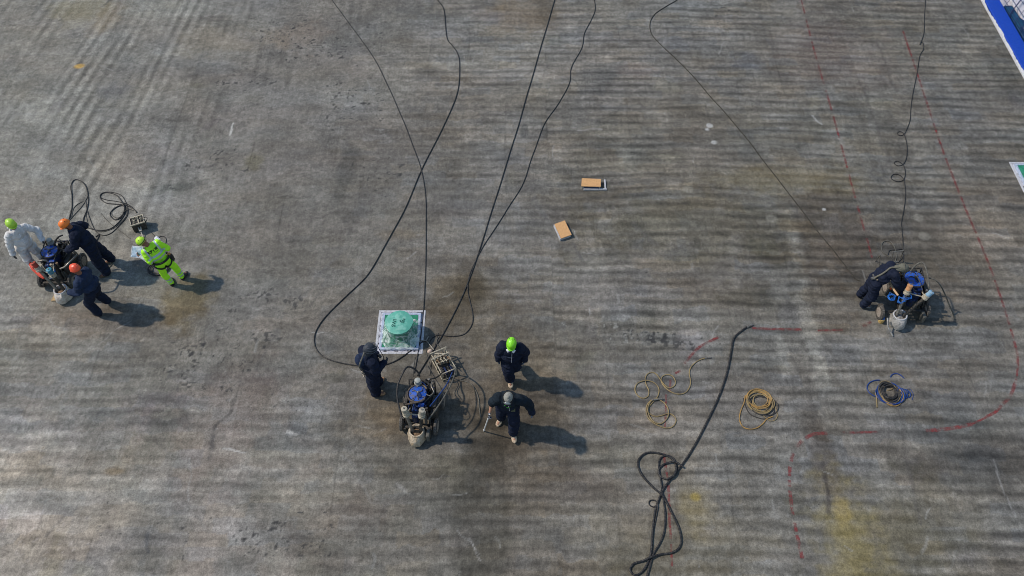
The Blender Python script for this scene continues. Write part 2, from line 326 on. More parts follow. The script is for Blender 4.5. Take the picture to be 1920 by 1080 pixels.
    mixc(blob(420, 80, 1.4, .6, 0, .6, .6, 4)*.18, (.24, .20, .12)); mixc(blob(565, 70, .8, .6, 0, .6, .6, 4)*.2, (.22, .15, .10)); mixc(blob(480, 305, .3, .35, -20, .5, .6, 4)*.45, (.09, .08, .035))
    mixc(blob(215, 170, .5, .4, 0, .6, .6, 4)*.3, (.11, .12, .14)); mixc(blob(150, 60, .5, .3, 0, .6, .6, 4)*.2, (.12, .12, .13))
    mixc(blob(430, 800, .8, 1.5, -20, .7, .6, 4)*.22, (.20, .135, .11)); mixc(blob(215, 885, .25, .12, 0, .5, .5, 3)*.45, (.19, .13, .06)); mixc(blob(640, 960, 1.0, .4, 0, .7, .6, 4)*.2, (.17, .12, .09))
    mixc(blob(255, 320, .8, .35, 0, .7, .6, 4)*.15, (.2, .14, .12)); mixc(blob(700, 300, .9, 2, 0, .8, .5, 4)*.2, (.12, .105, .085)); mixc(blob(760, 440, .6, .2, 0, .5, .5, 4)*.4, (.13, .10, .06))
    mixc(blob(1195, 130, .5, .3, 0, .6, .5, 4)*.2, (.18, .12, .10)); mixc(blob(1560, 100, 1.5, 1.5, 0, .8, .5, 4)*.15, (.2, .13, .12)); mixc(blob(800, 250, .9, .4, 0, .6, .6, 4)*.25, (.11, .09, .065))
    # pale round filler spots and spatter
    for (a, b) in ((1447, 410), (1722, 408), (1733, 443), (1000, 150), (1290, 355)):
        mixc(blob(a, b, .15, .13, 0, .25, .15, 3)*.38, (.27, .26, .22))
    for (a, b, r) in ((1330, 236, .07), (1326, 243, .06), (1339, 267, .06), (1545, 393, .04)): mixc(blob(a, b, r, r, 0, .3, .5, 3)*.8, (.42, .42, .40))
    sp = .75*vn(X, Y, .055, .055, 11)+.45*vn(X, Y, .13, .11, 4)
    def speck(px, py, rx, ry, rot, thr, f, col=None):
        m = blob(px, py, rx, ry, rot, .7, .4, 5); k = ss(thr-m*.55, thr-m*.55+.1, sp+0*X)*(m > .02)
        mixc(k*f, col or (.035, .035, .035))
    for q in ((1235, 633, .9, .22, -12, .72), (1205, 628, .5, .12, -5, .6), (500, 637, .45, .22, 0, .75), (490, 552, .4, .18, 10, .8), (550, 568, .25, .2, 40, .75), (325, 352, .5, .14, 0, .9), (305, 685, .2, .2, 0, .95), (405, 640, .3, .8, -20, 1.05),
              (365, 650, .5, .25, 0, .85), (600, 90, 1.5, 1.0, 0, 1.0), (640, 200, .6, 1.4, 0, 1.0), (700, 330, .8, .8, 0, 1.0), (460, 150, 1.2, .6, 0, 1.05), (420, 300, 1.2, .6, 0, 1.05), (480, 1000, 1.6, .5, 0, 1.0), (400, 700, 1.0, .8, 0, 1.0), (530, 760, .8, .4, 0, 1.1), (470, 980, 1.3, .5, 0, 1.22), (210, 990, .9, .5, 0, 1.22), (1360, 20, .6, .5, 0, 1.1), (690, 60, 1.4, 1.2, 0, 1.15), (690, 200, .7, 1.2, 0, 1.1), (540, 60, 1.6, 1.2, 0, 1.1), (1355, 70, .12, .8, 0, 1.0)):
        speck(*q, .75)
    speck(1180, 630, .35, .25, 0, 1.0, .5, (.3, .3, .27)); speck(1145, 608, .35, .25, 0, 1.0, .5, (.3, .3, .27)); speck(440, 780, .8, .6, 0, 1.15, .5, (.33, .31, .28)); speck(80, 1040, 1.8, .8, 0, 1.1, .4, (.38, .34, .3))
    # short scratches, cracks and tyre scuffs cut into the surface
    rr = random.Random(5)
    marks = [((432, 255), (440, 231), .022, (.5, .5, .46), .7), ((418, 843), (458, 846), .02, (.45, .44, .41), .6), ((538, 812), (556, 815), .035, (.45, .44, .41), .6), ((586, 621), (610, 621), .015, (.45, .45, .42), .6),
             ((700, 243), (720, 241), .02, (.3, .3, .28), .5), ((1525, 217), (1537, 231), .03, (.4, .4, .38), .6), ((1083, 244), (1128, 243), .04, (.3, .29, .27), .5), ((390, 862), (404, 800), .05, (.05, .05, .05), .6), ((404, 800), (432, 770), .05, (.06, .055, .05), .6), ((432, 770), (446, 735), .04, (.06, .055, .05), .5),
             ((352, 945), (356, 860), .015, (.3, .3, .28), .5), ((277, 1000), (281, 1030), .04, (.05, .055, .06), .6), ((88, 1000), (120, 960), .04, (.09, .085, .08), .5), ((565, 590), (618, 520), .04, (.09, .085, .08), .35), ((480, 700), (520, 620), .04, (.09, .085, .08), .35),
             ((640, 470), (560, 560), .05, (.1, .1, .1), .3), ((250, 600), (118, 690), .015, (.3, .3, .28), .3), ((90, 600), (122, 618), .015, (.35, .34, .32), .5), ((1075, 430), (1090, 450), .015, (.4, .4, .38), .6), ((1105, 575), (1108, 590), .015, (.4, .4, .38), .6),
             ((1000, 370), (1040, 440), .08, (.12, .12, .115), .4), ((1190, 420), (1230, 460), .07, (.08, .08, .08), .3), ((1075, 455), (1093, 487), .035, (.07, .07, .07), .5), ((1545, 870), (1556, 960), .05, (.04, .035, .035), .6), ((1510, 640), (1535, 880), .06, (.06, .055, .05), .35), ((1685, 760), (1720, 980), .04, (.08, .075, .07), .4),
             ((1860, 860), (1905, 970), .02, (.28, .28, .27), .45), ((1620, 160), (1670, 320), .05, (.07, .065, .06), .4), ((1645, 80), (1680, 170), .05, (.06, .055, .05), .4), ((1580, 420), (1600, 480), .05, (.07, .065, .055), .45), ((880, 1005), (905, 1052), .015, (.33, .32, .3), .5), ((745, 905), (760, 922), .04, (.3, .29, .27), .4),
             ((190, 12), (205, 0), .03, (.06, .06, .06), .5), ((860, 990), (905, 1040), .015, (.3, .3, .28), .4), ((700, 1040), (695, 1065), .03, (.3, .3, .28), .4), ((640, 850), (700, 940), .03, (.2, .2, .19), .3)]
    for _ in range(230):
        a, b = rr.uniform(0, 1900), rr.uniform(0, 1070); l = rr.uniform(6, 36)**1.0; t = rr.choice([rr.uniform(-.5, .5), rr.uniform(.9, 2.2)])
        dk = rr.random() < .55
        marks.append(((a, b), (a+l*math.cos(t), b+l*math.sin(t)), rr.uniform(.010, .026), (.05, .05, .05) if dk else (.3, .3, .28), rr.uniform(.15, .5)))
    for (a, b, wd, c, f) in marks:
        p = G(*a); q = G(*b)
        m = .3+wd*3
        i0 = np.searchsorted(xs, min(p.x, q.x)-m); i1 = np.searchsorted(xs, max(p.x, q.x)+m); j0 = np.searchsorted(ys, min(p.y, q.y)-m); j1 = np.searchsorted(ys, max(p.y, q.y)+m)
        if i1 <= i0 or j1 <= j0: continue
        sx = X[j0:j1, i0:i1]; sy = Y[j0:j1, i0:i1]; d = q-p; l2 = d.x**2+d.y**2
        sx2 = sx+.07*vn(sx, sy, .3, .3, 2); sy2 = sy+.07*vn(sx, sy, .3, .3, 3)
        t = np.clip(((sx2-p.x)*d.x+(sy2-p.y)*d.y)/l2, 0, 1)
        dist = np.hypot(sx2-p.x-t*d.x, sy2-p.y-t*d.y)
        mm = (1-ss(wd*.4, wd*1.5, dist))*f*np.clip(1+.6*vn(sx, sy, .12, .12, 4), 0, 1)
        C[j0:j1, i0:i1] = C[j0:j1, i0:i1]*(1-mm[..., None])+mm[..., None]*np.array(c)
    C[:] = np.clip(C, .012, .8)
    Z = .006*fbm(X, Y, .5, .4, 2, 3)*0
    verts = np.stack([X, Y, Z], -1).reshape(-1, 3).astype(np.float32)
    idx = np.arange(ny*nx).reshape(ny, nx)
    quads = np.stack([idx[:-1, :-1], idx[:-1, 1:], idx[1:, 1:], idx[1:, :-1]], -1).reshape(-1, 4).astype(np.int32)
    me = bpy.data.meshes.new('deck'); me.vertices.add(len(verts)); me.vertices.foreach_set('co', verts.ravel())
    nf = len(quads); me.loops.add(nf*4); me.loops.foreach_set('vertex_index', quads.ravel())
    me.polygons.add(nf); me.polygons.foreach_set('loop_start', np.arange(0, nf*4, 4, dtype=np.int32)); me.update(calc_edges=True)
    at = me.color_attributes.new('wear', 'FLOAT_COLOR', 'POINT')
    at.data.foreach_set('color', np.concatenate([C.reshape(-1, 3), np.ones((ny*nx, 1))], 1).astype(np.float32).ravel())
    m = bpy.data.materials.new('worn_concrete'); m.use_nodes = True; t = m.node_tree; b = t.nodes['Principled BSDF']; N = t.nodes.new; K = t.links.new
    b.inputs['Roughness'].default_value = .82; b.inputs['Specular IOR Level'].default_value = .25
    a = N('ShaderNodeVertexColor'); a.layer_name = 'wear'
    tc = N('ShaderNodeTexCoord')
    def nz(scale, detail, st_=(1, 1, 1), lo=.8, hi=1.2, p0=.3, p1=.7):
        mp = N('ShaderNodeMapping'); mp.inputs['Scale'].default_value = st_; K(tc.outputs['Object'], mp.inputs[0])
        n = N('ShaderNodeTexNoise'); n.inputs['Scale'].default_value = scale; n.inputs['Detail'].default_value = detail; n.inputs['Roughness'].default_value = .7; K(mp.outputs[0], n.inputs['Vector'])
        r = N('ShaderNodeMapRange'); r.inputs['From Min'].default_value = p0; r.inputs['From Max'].default_value = p1; r.inputs['To Min'].default_value = lo; r.inputs['To Max'].default_value = hi
        K(n.outputs['Fac'], r.inputs['Value']); return n, r.outputs[0]
    n1, f1 = nz(9, 10, (1, 1, 1), .64, 1.36); n2, f2 = nz(20, 5, (1, .3, 1), .82, 1.18); n3, f3 = nz(4, 8, (.45, 1, 1), .86, 1.14)
    n6, f6 = nz(30, 3, (1, 1, 1), .80, 1.20, .36, .64); n4, f4 = nz(13, 6, (1, 1, 1), .35, 1, .30, .37); n5, f5 = nz(16, 5, (1, 1, 1), 1, 1.45, .66, .76)
    def mulv(x, y):
        q = N('ShaderNodeMath'); q.operation = 'MULTIPLY'; K(x, q.inputs[0]); K(y, q.inputs[1]); return q.outputs[0]
    f = mulv(mulv(mulv(f1, f2), f3), mulv(mulv(f4, f5), f6))
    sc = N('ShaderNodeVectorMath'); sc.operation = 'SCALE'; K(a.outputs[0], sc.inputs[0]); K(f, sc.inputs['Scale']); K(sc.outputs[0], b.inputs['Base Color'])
    bp = N('ShaderNodeBump'); bp.inputs['Strength'].default_value = .35; bp.inputs['Distance'].default_value = .02; K(n1.outputs['Fac'], bp.inputs['Height']); K(bp.outputs[0], b.inputs['Normal'])
    me.materials.append(m)
    o = bpy.data.objects.new('ground', me); COL.objects.link(o); o['kind'] = 'structure'
    return o
build_deck()

# ------------------------------------------------------------------ red line markings (thin worn paint sheets on the deck)
def paint_mat():
    m = bpy.data.materials.new('worn_red_paint'); m.use_nodes = True; t = m.node_tree; b = t.nodes['Principled BSDF']
    tc = t.nodes.new('ShaderNodeTexCoord'); n = t.nodes.new('ShaderNodeTexNoise'); n.inputs['Scale'].default_value = 5; n.inputs['Detail'].default_value = 9; n.inputs['Roughness'].default_value = .75
    t.links.new(tc.outputs['Object'], n.inputs['Vector'])
    r = t.nodes.new('ShaderNodeMapRange'); r.inputs['From Min'].default_value = .42; r.inputs['From Max'].default_value = .6; r.inputs['To Min'].default_value = .03; r.inputs['To Max'].default_value = .72
    t.links.new(n.outputs['Fac'], r.inputs['Value'])
    b.inputs['Base Color'].default_value = (.24, .035, .035, 1); b.inputs['Roughness'].default_value = .75
    t.links.new(r.outputs[0], b.inputs['Alpha']); return m
RED = paint_mat()
def red_line(dashes, label):
    mb = MB()
    for px, wd in dashes:
        pts = spline([G(*p) for p in px], .12)
        P = []
        for i, p in enumerate(pts):
            d = (pts[min(i+1, len(pts)-1)]-pts[max(i-1, 0)]).normalized(); n = Vector((-d.y, d.x, 0))
            ww = wd*(.5+.12*mnoise.noise(p*3)); P += [(p+n*ww).xy.to_3d()+Vector((0, 0, .004)), (p-n*ww).xy.to_3d()+Vector((0, 0, .004))]
        mb.add(P, [(2*i, 2*i+1, 2*i+3, 2*i+2) for i in range(len(pts)-1)])
    o = mb.build('floor_marking', RED, smooth=False); tag(o, label, 'marking', 'worn red lines on the floor'); return o
def dashes(path, on, off, wd):
    pts = spline([G(*p) for p in path], .05); out = []; k = 0; n = int(on/.05); m = int(off/.05); pj = lambda p: proj(p)
    while k < len(pts)-3:
        seg = pts[k:k+n+1]
        if len(seg) > 2: out.append(([proj(seg[0]), proj(seg[len(seg)//2]), proj(seg[-1])], wd))
        k += n+m
    return out
def proj(p):
    z = p.z-H; d = p.y*math.cos(DEP)-z*math.sin(DEP); u = p.y*math.sin(DEP)+z*math.cos(DEP); return (960+FPX*p.x/d, 540-FPX*u/d)
red_line(dashes([(1501, -5), (1528, 100), (1563, 220), (1600, 358), (1635, 483)], .9, .25, .05), 'faded red line running away from the bending worker')
red_line(dashes([(1693, 58), (1727, 160), (1768, 283), (1812, 395), (1853, 493), (1887, 590), (1908, 665)], 1.3, .12, .055)+[([(1908, 668), (1908, 690), (1905, 714)], .05), ([(1850, 782), (1836, 789), (1822, 795)], .045)]+[([(1905, 715), (1893, 745), (1880, 757)], .07), ([(1878, 760), (1866, 773), (1850, 781)], .065), ([(1822, 795), (1785, 803), (1736, 808)], .085)], 'long red dashed line curving down the right side')
red_line([([(1551, 812), (1525, 814), (1510, 822)], .07), ([(1504, 826), (1494, 838)], .07), ([(1487, 850), (1483, 865)], .07), ([(1481, 875), (1480, 893)], .07), ([(1480, 900), (1480, 912)], .07), ([(1481, 920), (1484, 948)], .07), ([(1484, 950), (1487, 965)], .06), ([(1490, 980), (1493, 997)], .07), ([(1494, 1003), (1499, 1023), (1504, 1047)], .07), ([(1645, 810), (1610, 811), (1580, 811)], .05)], 'red dashed line with a rounded corner above the yellow stain')
red_line([([(1410, 615), (1450, 617), (1503, 618)], .065), ([(1533, 620), (1580, 619)], .05), ([(1618, 612), (1633, 603)], .06), ([(1347, 632), (1310, 652), (1283, 682)], .06), ([(1276, 695), (1266, 700)], .05), ([(1257, 712), (1256, 735)], .05), ([(1249, 740), (1247, 800)], .04), ([(1244, 850), (1252, 900)], .05), ([(1253, 910), (1255, 960), (1257, 1010)], .06), ([(1258, 1020), (1260, 1062)], .04)], 'red line arcing past the loose yellow hose and the black hose end')

# ------------------------------------------------------------------ blue deck edge and what lies beyond it
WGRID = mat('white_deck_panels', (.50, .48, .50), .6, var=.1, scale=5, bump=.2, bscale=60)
KB = mat('bright_blue_kerb_paint', (.001, .042, .38), .45, var=.15, scale=10, bump=.5, bscale=16, dirt=(.02, .09, .40), dirt_amt=.5, stretch=(1, 6, 1))
kerb = thing('deck_kerb', 'bright blue painted kerb with a scuffed white inner edge', 'kerb', (15.45, 22, 0))
mb = MB(); mb.box((.30, 0, .0), (.50, 30, .12)); mb.build('blue_band', KB, kerb, bevel=.03)
mb = MB(); rr = random.Random(3); P = []; pts = [-15+.1*i for i in range(300)]
for y in pts: P += [(-.035+.03*rr.random(), y, .03), (.0+.09*mnoise.noise(Vector((y*.9, 3, 0)))+.04*rr.random(), y, .066), (-.05, y, -.1)]
F = []
for i in range(len(pts)-1): a = 3*i; F += [(a, a+1, a+4, a+3), (a+2, a, a+3, a+5)]
mb.add(P, F); mb.build('worn_edge_strip', WPAINT(), kerb, smooth=False)
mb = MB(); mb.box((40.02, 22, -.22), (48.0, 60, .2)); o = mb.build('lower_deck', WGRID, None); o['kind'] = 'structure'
bx = thing('recess_shade_block', 'dark blue locker standing behind the blue kerb', 'slab', (16.22, 23.05, -.12))  # dark block put in for the shaded recess; the shade is its colour
MB().prism([(-.18, 1.0), (-.14, -.85), (.16, -.95), (.42, -.75), (.40, -.1), (.12, .35), (.10, 1.0)], 0, .16).build('recess_block', mat('recess_shade_blue', (.004, .028, .085), .5), bx, bevel=.02)
MB().prism([(-.14, .9), (-.10, -.2), (.08, -.1), (.07, .3), (.05, .9)], .158, .175).build('lid', mat('recess_shade_top', (.006, .055, .12), .5), bx, bevel=.005)  # slightly paler top layer of the recess shade block
MB().tube([(-.02, -.35, .19), (.12, .05, .24)], .014).build('top_bar', mat('bright_steel', (.55, .55, .55), .35, .5), bx)
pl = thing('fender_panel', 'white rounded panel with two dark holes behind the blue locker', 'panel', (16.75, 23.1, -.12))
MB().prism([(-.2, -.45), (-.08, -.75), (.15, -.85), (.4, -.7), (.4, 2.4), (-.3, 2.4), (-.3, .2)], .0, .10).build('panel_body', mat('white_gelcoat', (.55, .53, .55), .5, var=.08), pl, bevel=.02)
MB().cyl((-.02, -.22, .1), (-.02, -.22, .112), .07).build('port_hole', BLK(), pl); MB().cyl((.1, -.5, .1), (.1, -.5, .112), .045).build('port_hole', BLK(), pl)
cordage = thing('shadow_cords', 'dark net slung over the white panels at the top right', 'cordage', (16.7, 23.6, 0))  # dark lines of the railing mesh's shadow, built as cords
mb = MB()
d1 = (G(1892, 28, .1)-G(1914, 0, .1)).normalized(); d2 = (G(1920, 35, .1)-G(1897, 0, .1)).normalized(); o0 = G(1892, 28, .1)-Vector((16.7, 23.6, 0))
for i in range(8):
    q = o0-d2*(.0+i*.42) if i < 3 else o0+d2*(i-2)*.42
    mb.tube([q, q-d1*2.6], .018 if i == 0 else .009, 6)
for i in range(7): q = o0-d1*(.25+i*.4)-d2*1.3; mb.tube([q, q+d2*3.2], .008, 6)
mb.build('cords', mat('dark_cord', (.02, .03, .10), .8), cordage)

# ------------------------------------------------------------------ hatches
def text_obj(s, size, m, parent, M4, name='lettering', thick=.002, bold=.0):
    cu = bpy.data.curves.new(name, 'FONT'); cu.body = s; cu.size = size; cu.extrude = thick; cu.offset = bold; cu.align_x = 'CENTER'; cu.align_y = 'CENTER'
    t_ = bpy.data.objects.new('tmp', cu); COL.objects.link(t_); dg = bpy.context.evaluated_depsgraph_get()
    me = bpy.data.meshes.new_from_object(t_.evaluated_get(dg)); bpy.data.objects.remove(t_); me.materials.clear(); me.materials.append(m); me.transform(M4)
    o = bpy.data.objects.new(name, me); COL.objects.link(o); o.parent = parent; return o
def strip_frame(mb, x0, x1, y0, y1, w_, z0, z1):
    mb.box(((x0+x1)/2, y1-w_/2, (z0+z1)/2), (x1-x0, w_, z1-z0)); mb.box(((x0+x1)/2, y0+w_/2, (z0+z1)/2), (x1-x0, w_, z1-z0))
    mb.box((x0+w_/2, (y0+y1)/2, (z0+z1)/2), (w_, y1-y0-2*w_, z1-z0)); mb.box((x1-w_/2, (y0+y1)/2, (z0+z1)/2), (w_, y1-y0-2*w_, z1-z0))
def hatch(c, sx, sy, label, cyl=True, group=None):
    t = thing('deck_hatch', label, 'hatch', (c[0], c[1], 0), 0, group)
    x, y = sx/2, sy/2
    mb = MB(); strip_frame(mb, -x, x, -y, y, .055, -.02, .012); mb.build('painted_border', WPAINT(), t, bevel=.004)
    mb = MB(); strip_frame(mb, -x+.06, x-.06, -y+.06, y-.06, .035, -.02, .006)
    mb.build('joint_gap', mat('flaking_black_joint', (.5, .5, .55), .8, var=.2, scale=6, dirt=(.03, .03, .035), dirt_amt=.95), t)
    mb = MB(); strip_frame(mb, -x+.098, x-.098, -y+.098, y-.098, .06, -.02, .05); mb.build('raised_frame', BWPAINT(), t, bevel=.006)
    MB().box((0, 0, .012), (sx-.33, sy-.33, .06)).build('green_plate', GREEN(), t)
    for (a, b) in ((-.31, -.3), (.31, .3)):
        if abs(a) < x-.2: MB().cyl((a, b, .04), (a, b, .06), .032).build('bolt', WPAINT(), t)
    return t
hA = hatch((-2.64, 11.27), 1.12, 1.24, 'square white-framed hatch with green plate in front of the hooded worker', group='white framed deck hatches')
hB = hatch((14.31, 16.28), 1.16, 1.26, 'white-framed green hatch cut off by the right edge of the photo', group='white framed deck hatches')
# ventilation cylinder with octagonal lid
RC = .325
vc = G(751, 627); HC = .50
cyl = thing('vent_pipe', 'green capped round pipe standing in the square white hatch', 'pipe', (vc.x+.02, vc.y-.02, .042), 0)
MB().lathe((0, 0, 0), [(.24, 0), (.24, .03), (.2, .04), (.2, HC-.08)], 32).build('pipe_body', GREEN(), cyl)
prof = [(RC*.92, HC-.075), (RC, HC-.06), (RC, HC-.004), (RC*.97, HC)]
mb = MB(); n = 20; P = []
rrr = random.Random(2); jit = [1+.03*rrr.uniform(-1, 1)+(.035 if i in (3, 13) else 0) for i in range(n)]
for r, z in prof: P += [(r*jit[i]*math.cos(2*math.pi*i/n), r*jit[i]*math.sin(2*math.pi*i/n), z+.006*math.sin(i*1.7)) for i in range(n)]
F = [(k*n+i, k*n+(i+1) % n, (k+1)*n+(i+1) % n, (k+1)*n+i) for k in range(3) for i in range(n)]
P.append((0, 0, HC+.004)); c_ = len(P)-1; F += [(3*n+i, 3*n+(i+1) % n, c_) for i in range(n)]; F.append(tuple(range(n-1, -1, -1)))
mb.add(P, F); lid = mb.build('lid', GREENL(), cyl)
INK = mat('grey_marker_ink', (.015, .08, .07), .7)
def T(x, y, z, rz): return Matrix.Translation((x, y, z))@Matrix.Rotation(rz, 4, 'Z')
text_obj('SWI', .125, INK, lid, T(-.105, -.03, HC+.009, math.radians(84)))
text_obj('304', .09, INK, lid, T(.105, .03, HC+.009, math.radians(76)))
text_obj('x', .1, INK, lid, T(.03, .03, HC+.009, math.radians(30)))
# translucent film over the pipe
fm = bpy.data.materials.new('clear_plastic_film'); fm.use_nodes = True; t = fm.node_tree; b = t.nodes['Principled BSDF']
tc = t.nodes.new('ShaderNodeTexCoord'); n_ = t.nodes.new('ShaderNodeTexNoise'); n_.inputs['Scale'].default_value = 7; n_.inputs['Detail'].default_value = 4; n_.inputs['Distortion'].default_value = 1.5
t.links.new(tc.outputs['Object'], n_.inputs['Vector']); r_ = t.nodes.new('ShaderNodeMapRange'); r_.inputs['From Min'].default_value = .42; r_.inputs['From Max'].default_value = .62; r_.inputs['To Min'].default_value = .12; r_.inputs['To Max'].default_value = .72
t.links.new(n_.outputs['Fac'], r_.inputs['Value']); t.links.new(r_.outputs[0], b.inputs['Alpha']); b.inputs['Base Color'].default_value = (.62, .72, .68, 1); b.inputs['Roughness'].default_value = .25
mb = MB(); NN = 96; P = []
for j in range(9):
    s_ = j/8
    for i in range(NN):
        a = 2*math.pi*i/NN
        sq = .43/max(abs(math.cos(a)), abs(math.sin(a))); sq = min(sq, .52)
        fold = 1+.07*s_*(1-s_)*3*math.sin(a*5+1)+.05*s_*math.sin(a*11)
        r = (RC*.99*(1-s_)+sq*s_)*(1-.22*math.sin(math.pi*s_))*fold if j else RC*1.0
        P.append((r*math.cos(a), r*math.sin(a), (HC-.03)*(1-s_)**1.15+.026))
F = [(j*NN+i, j*NN+(i+1) % NN, (j+1)*NN+(i+1) % NN, (j+1)*NN+i) for j in range(8) for i in range(NN)]
mb.add(P, F); fo = mb.build('plastic_film', fm); fo.location = (vc.x+.02, vc.y-.02, .04); tag(fo, 'clear plastic film draped around the green capped pipe', 'film')

# ------------------------------------------------------------------ OSB boards
OSB = mat('chipboard', (.60, .35, .16), .8, var=.3, scale=30, bump=.3, bscale=60, spec=.15, dirt=(.38, .2, .09), dirt_amt=.5, stretch=(1, 2.5, 1))
def board(corners, z, th, label, kind):
    P = [G(*c, z) for c in corners]; c = sum(P, Vector())/4; t = thing('chipboard_cover', label, 'board', (c.x, c.y, 0), 0, 'chipboard covers on the floor')
    poly = [((p-c).x, (p-c).y) for p in P]; MB().prism(poly, z-th, z).build('board_top', OSB, t, bevel=.003)
    mb = MB()
    if kind == 0:
        for x, y in poly: MB().box((x*.88, y*.82, (z-th)/2), (.03, .03, z-th-.001)).build('support_block', BEIGE(), t)
        mb = MB(); mb.box((.1, -.16, .02), (.62, .04, .04)); mb.box((.38, .03, .02), (.04, .32, .04)); mb.build('white_frame', WPAINT(), t)
        MB().prism([(p[0]*.9+.03, p[1]*.8) for p in poly], -.01, .02).build('grey_base', mat('blue_grey_base', (.09, .11, .18), .7), t)
    else:
        mb.prism([(p[0]*.9, p[1]*.93) for p in poly], -.01, z-th-.001); mb.build('white_base', WPAINT(), t)
        mb = MB(); a, b = Vector(poly[0]), Vector(poly[3]); d = (b-a)
        R = Matrix.Rotation(math.atan2(d.y, d.x), 3, 'Z'); m_ = (a+b)/2; n0 = m_.normalized()*.014; mb.box((m_.x+n0.x, m_.y+n0.y, z/2-.004), (d.length, .014, z-.01), R=R); mb.build('white_side_strip', WPAINT(), t)
    return t
board([(1091, 334), (1127, 335.5), (1126.5, 350), (1090, 349)], .12, .02, 'chipboard board lying square over a small white frame', 0)
board([(1039.5, 420), (1059, 413), (1072, 440), (1052, 447)], .10, .02, 'tilted chipboard board nearest the middle of the floor', 1)

# ------------------------------------------------------------------ long cables and hoses lying on the floor
DUSTY = lambda: mat('dusty_brown_hose', (.032, .028, .022), .7, var=.3, scale=14, dirt=(.10, .09, .07), dirt_amt=.4)
CG = 'cables trailing across the floor'
hose('cable', [(612,-14),(622,0),(640,25),(675,72),(705,115),(742,195),(765,250),(790,320),(798,370),(799,450),(797,520),(793,600),(784,660),(777,700)], .012, RUB(), 'thin black cable from the top left edge, crossing the thick looping cable', 'cable', CG, seed=1, wob=.03)
hose('cable', [(812,-18),(820,0),(832,20),(838,70),(848,85),(858,100),(862,125),(856,180),(830,240),(790,320),(760,390),(720,465),(690,515),(650,555),(610,595),(592,625),(593,652),(612,672),(650,683),(700,687),(735,680),(765,662),(785,646),(800,639)], .0145, RUB(), 'thick black cable swinging in a wide loop to the left of the white hatch', 'cable', CG, seed=2, wob=.02)
hose('cable', [(1045,-15),(1040,0),(1018,75),(985,190),(955,290),(920,400),(895,480),(870,550),(835,620),(810,660),(782,705)], .0145, RUB(), 'nearly straight black cable running from the top edge down to the middle machine', 'cable', CG, seed=3, wob=.02)
hose('cable', [(1114,-15),(1117,15),(1110,35),(1095,65),(1090,90),(1072,130),(1068,155),(1050,190),(1025,225),(1010,265),(985,330),(965,370),(945,405),(915,450),(895,485),(880,520),(877,550),(887,590),(885,610),(870,627),(845,631),(822,628),(810,634),(804,645)], .0115, RUB(), 'wavy black cable right of the straight one, curling back near the white hatch', 'cable', CG, seed=4, wob=.05)
hose('cable', [(1285,-14),(1270,0),(1250,12),(1228,27),(1219,45),(1222,65),(1240,85),(1280,122),(1310,155),(1335,185),(1380,235),(1430,300),(1480,365),(1530,430),(1560,465),(1590,505),(1604,524),(1613,528)], .012, DUSTY(), 'dusty brown cable running diagonally to the feet of the bending worker', 'cable', CG, seed=5, wob=.03)
hose('cable', [(1736,-15),(1734,20),(1732,60),(1724,84),(1727,78),(1731,84),(1731,93),(1724,106),(1718,140),(1708,200),(1706,225),(1700,243),(1695,253),(1686,255),(1683,249),(1690,248),(1697,258),(1700,275),(1699,295),(1693,308),(1683,311),(1676,306),(1682,302),(1693,310),(1697,325),(1693,339),(1680,341),(1671,335),(1676,328),(1688,330),(1696,342),(1698,365),(1694,395),(1690,420),(1692,440),(1694,478),(1692,500)], .011, RUB(), 'thin dark cable with three small kinked loops leading down to the right-hand machine', 'cable', CG, seed=6, wob=.02)
k7 = lambda L: [(1150+a/2.204, 590+b/2.204) for a, b in L]
hose('hose', k7([(570,45),(558,49),(535,65),(505,90),(494,112),(488,150),(475,220),(455,285),(430,350),(400,415),(370,475),(320,565),(280,628),(240,680),(205,730),(185,775),(172,820),(165,880),(160,940),(155,985),(140,1030),(115,1065),(88,1077),(68,1058),(80,1032),(125,1018),(190,995),(245,985),(275,955),(272,895),(240,820),(205,755),(150,700),(110,650),(102,605),(135,575),(185,575),(235,592),(258,625),(250,665),(220,680),(190,665),(185,640),(210,616),(255,612),(285,632)]), .022, RUB(), 'thick black hose with a tangled end running up to a bare coupling', 'hose', 'black hoses in the tangle at the bottom', seed=8, wob=.02, fit=[0])
hose('hose', k7([(255,655),(262,625),(245,592),(215,583),(190,600),(186,640),(195,690),(205,760),(215,830),(210,900),(190,950),(165,990),(150,1040),(135,1095),(130,1130)]), .019, RUB(), 'slimmer black hose of the bottom tangle leaving the photo at the lower edge', 'hose', 'black hoses in the tangle at the bottom', seed=9, wob=.02)
hose('hose', k7([(200,715),(185,780),(165,797),(147,785),(152,770),(175,772),(182,800),(172,860),(158,930),(155,1000),(142,1060),(125,1120)]), .013, RUB(), 'thinnest black hose of the bottom tangle with one tiny loop', 'hose', 'black hoses in the tangle at the bottom', seed=10, wob=.02)
k6 = lambda L: [(1170+a/6, 640+b/6) for a, b in L]
hose('hose', k6([(965,187),(930,190),(880,200),(830,222),(785,255),(745,305),(734,370),(748,440),(742,510),(700,575),(640,597),(570,588),(490,545),(435,485),(418,430),(440,392),(490,378),(545,395),(578,450),(570,500),(520,530),(475,515),(425,465),(390,405),(355,365),(310,352),(262,372),(238,425),(250,490),(280,560),(270,620),(215,645),(155,615),(124,555),(140,490),(195,455),(280,450),(350,475),(392,540),(375,625),(310,700),(265,760),(280,810),(340,845),(410,842),(500,815),(560,840),(590,890),(560,955),(500,980),(420,965),(330,920),(275,870),(250,800),(255,730),(290,680),(350,655),(430,680),(485,740),(500,820),(470,890),(400,935),(330,910),(280,840),(262,770),(290,690),(340,658),(410,658)]), .013, YELH(), 'loose tan yellow hose laid in open curls beside the black hose', 'hose', seed=11, wob=.01, fit=[0, -1])
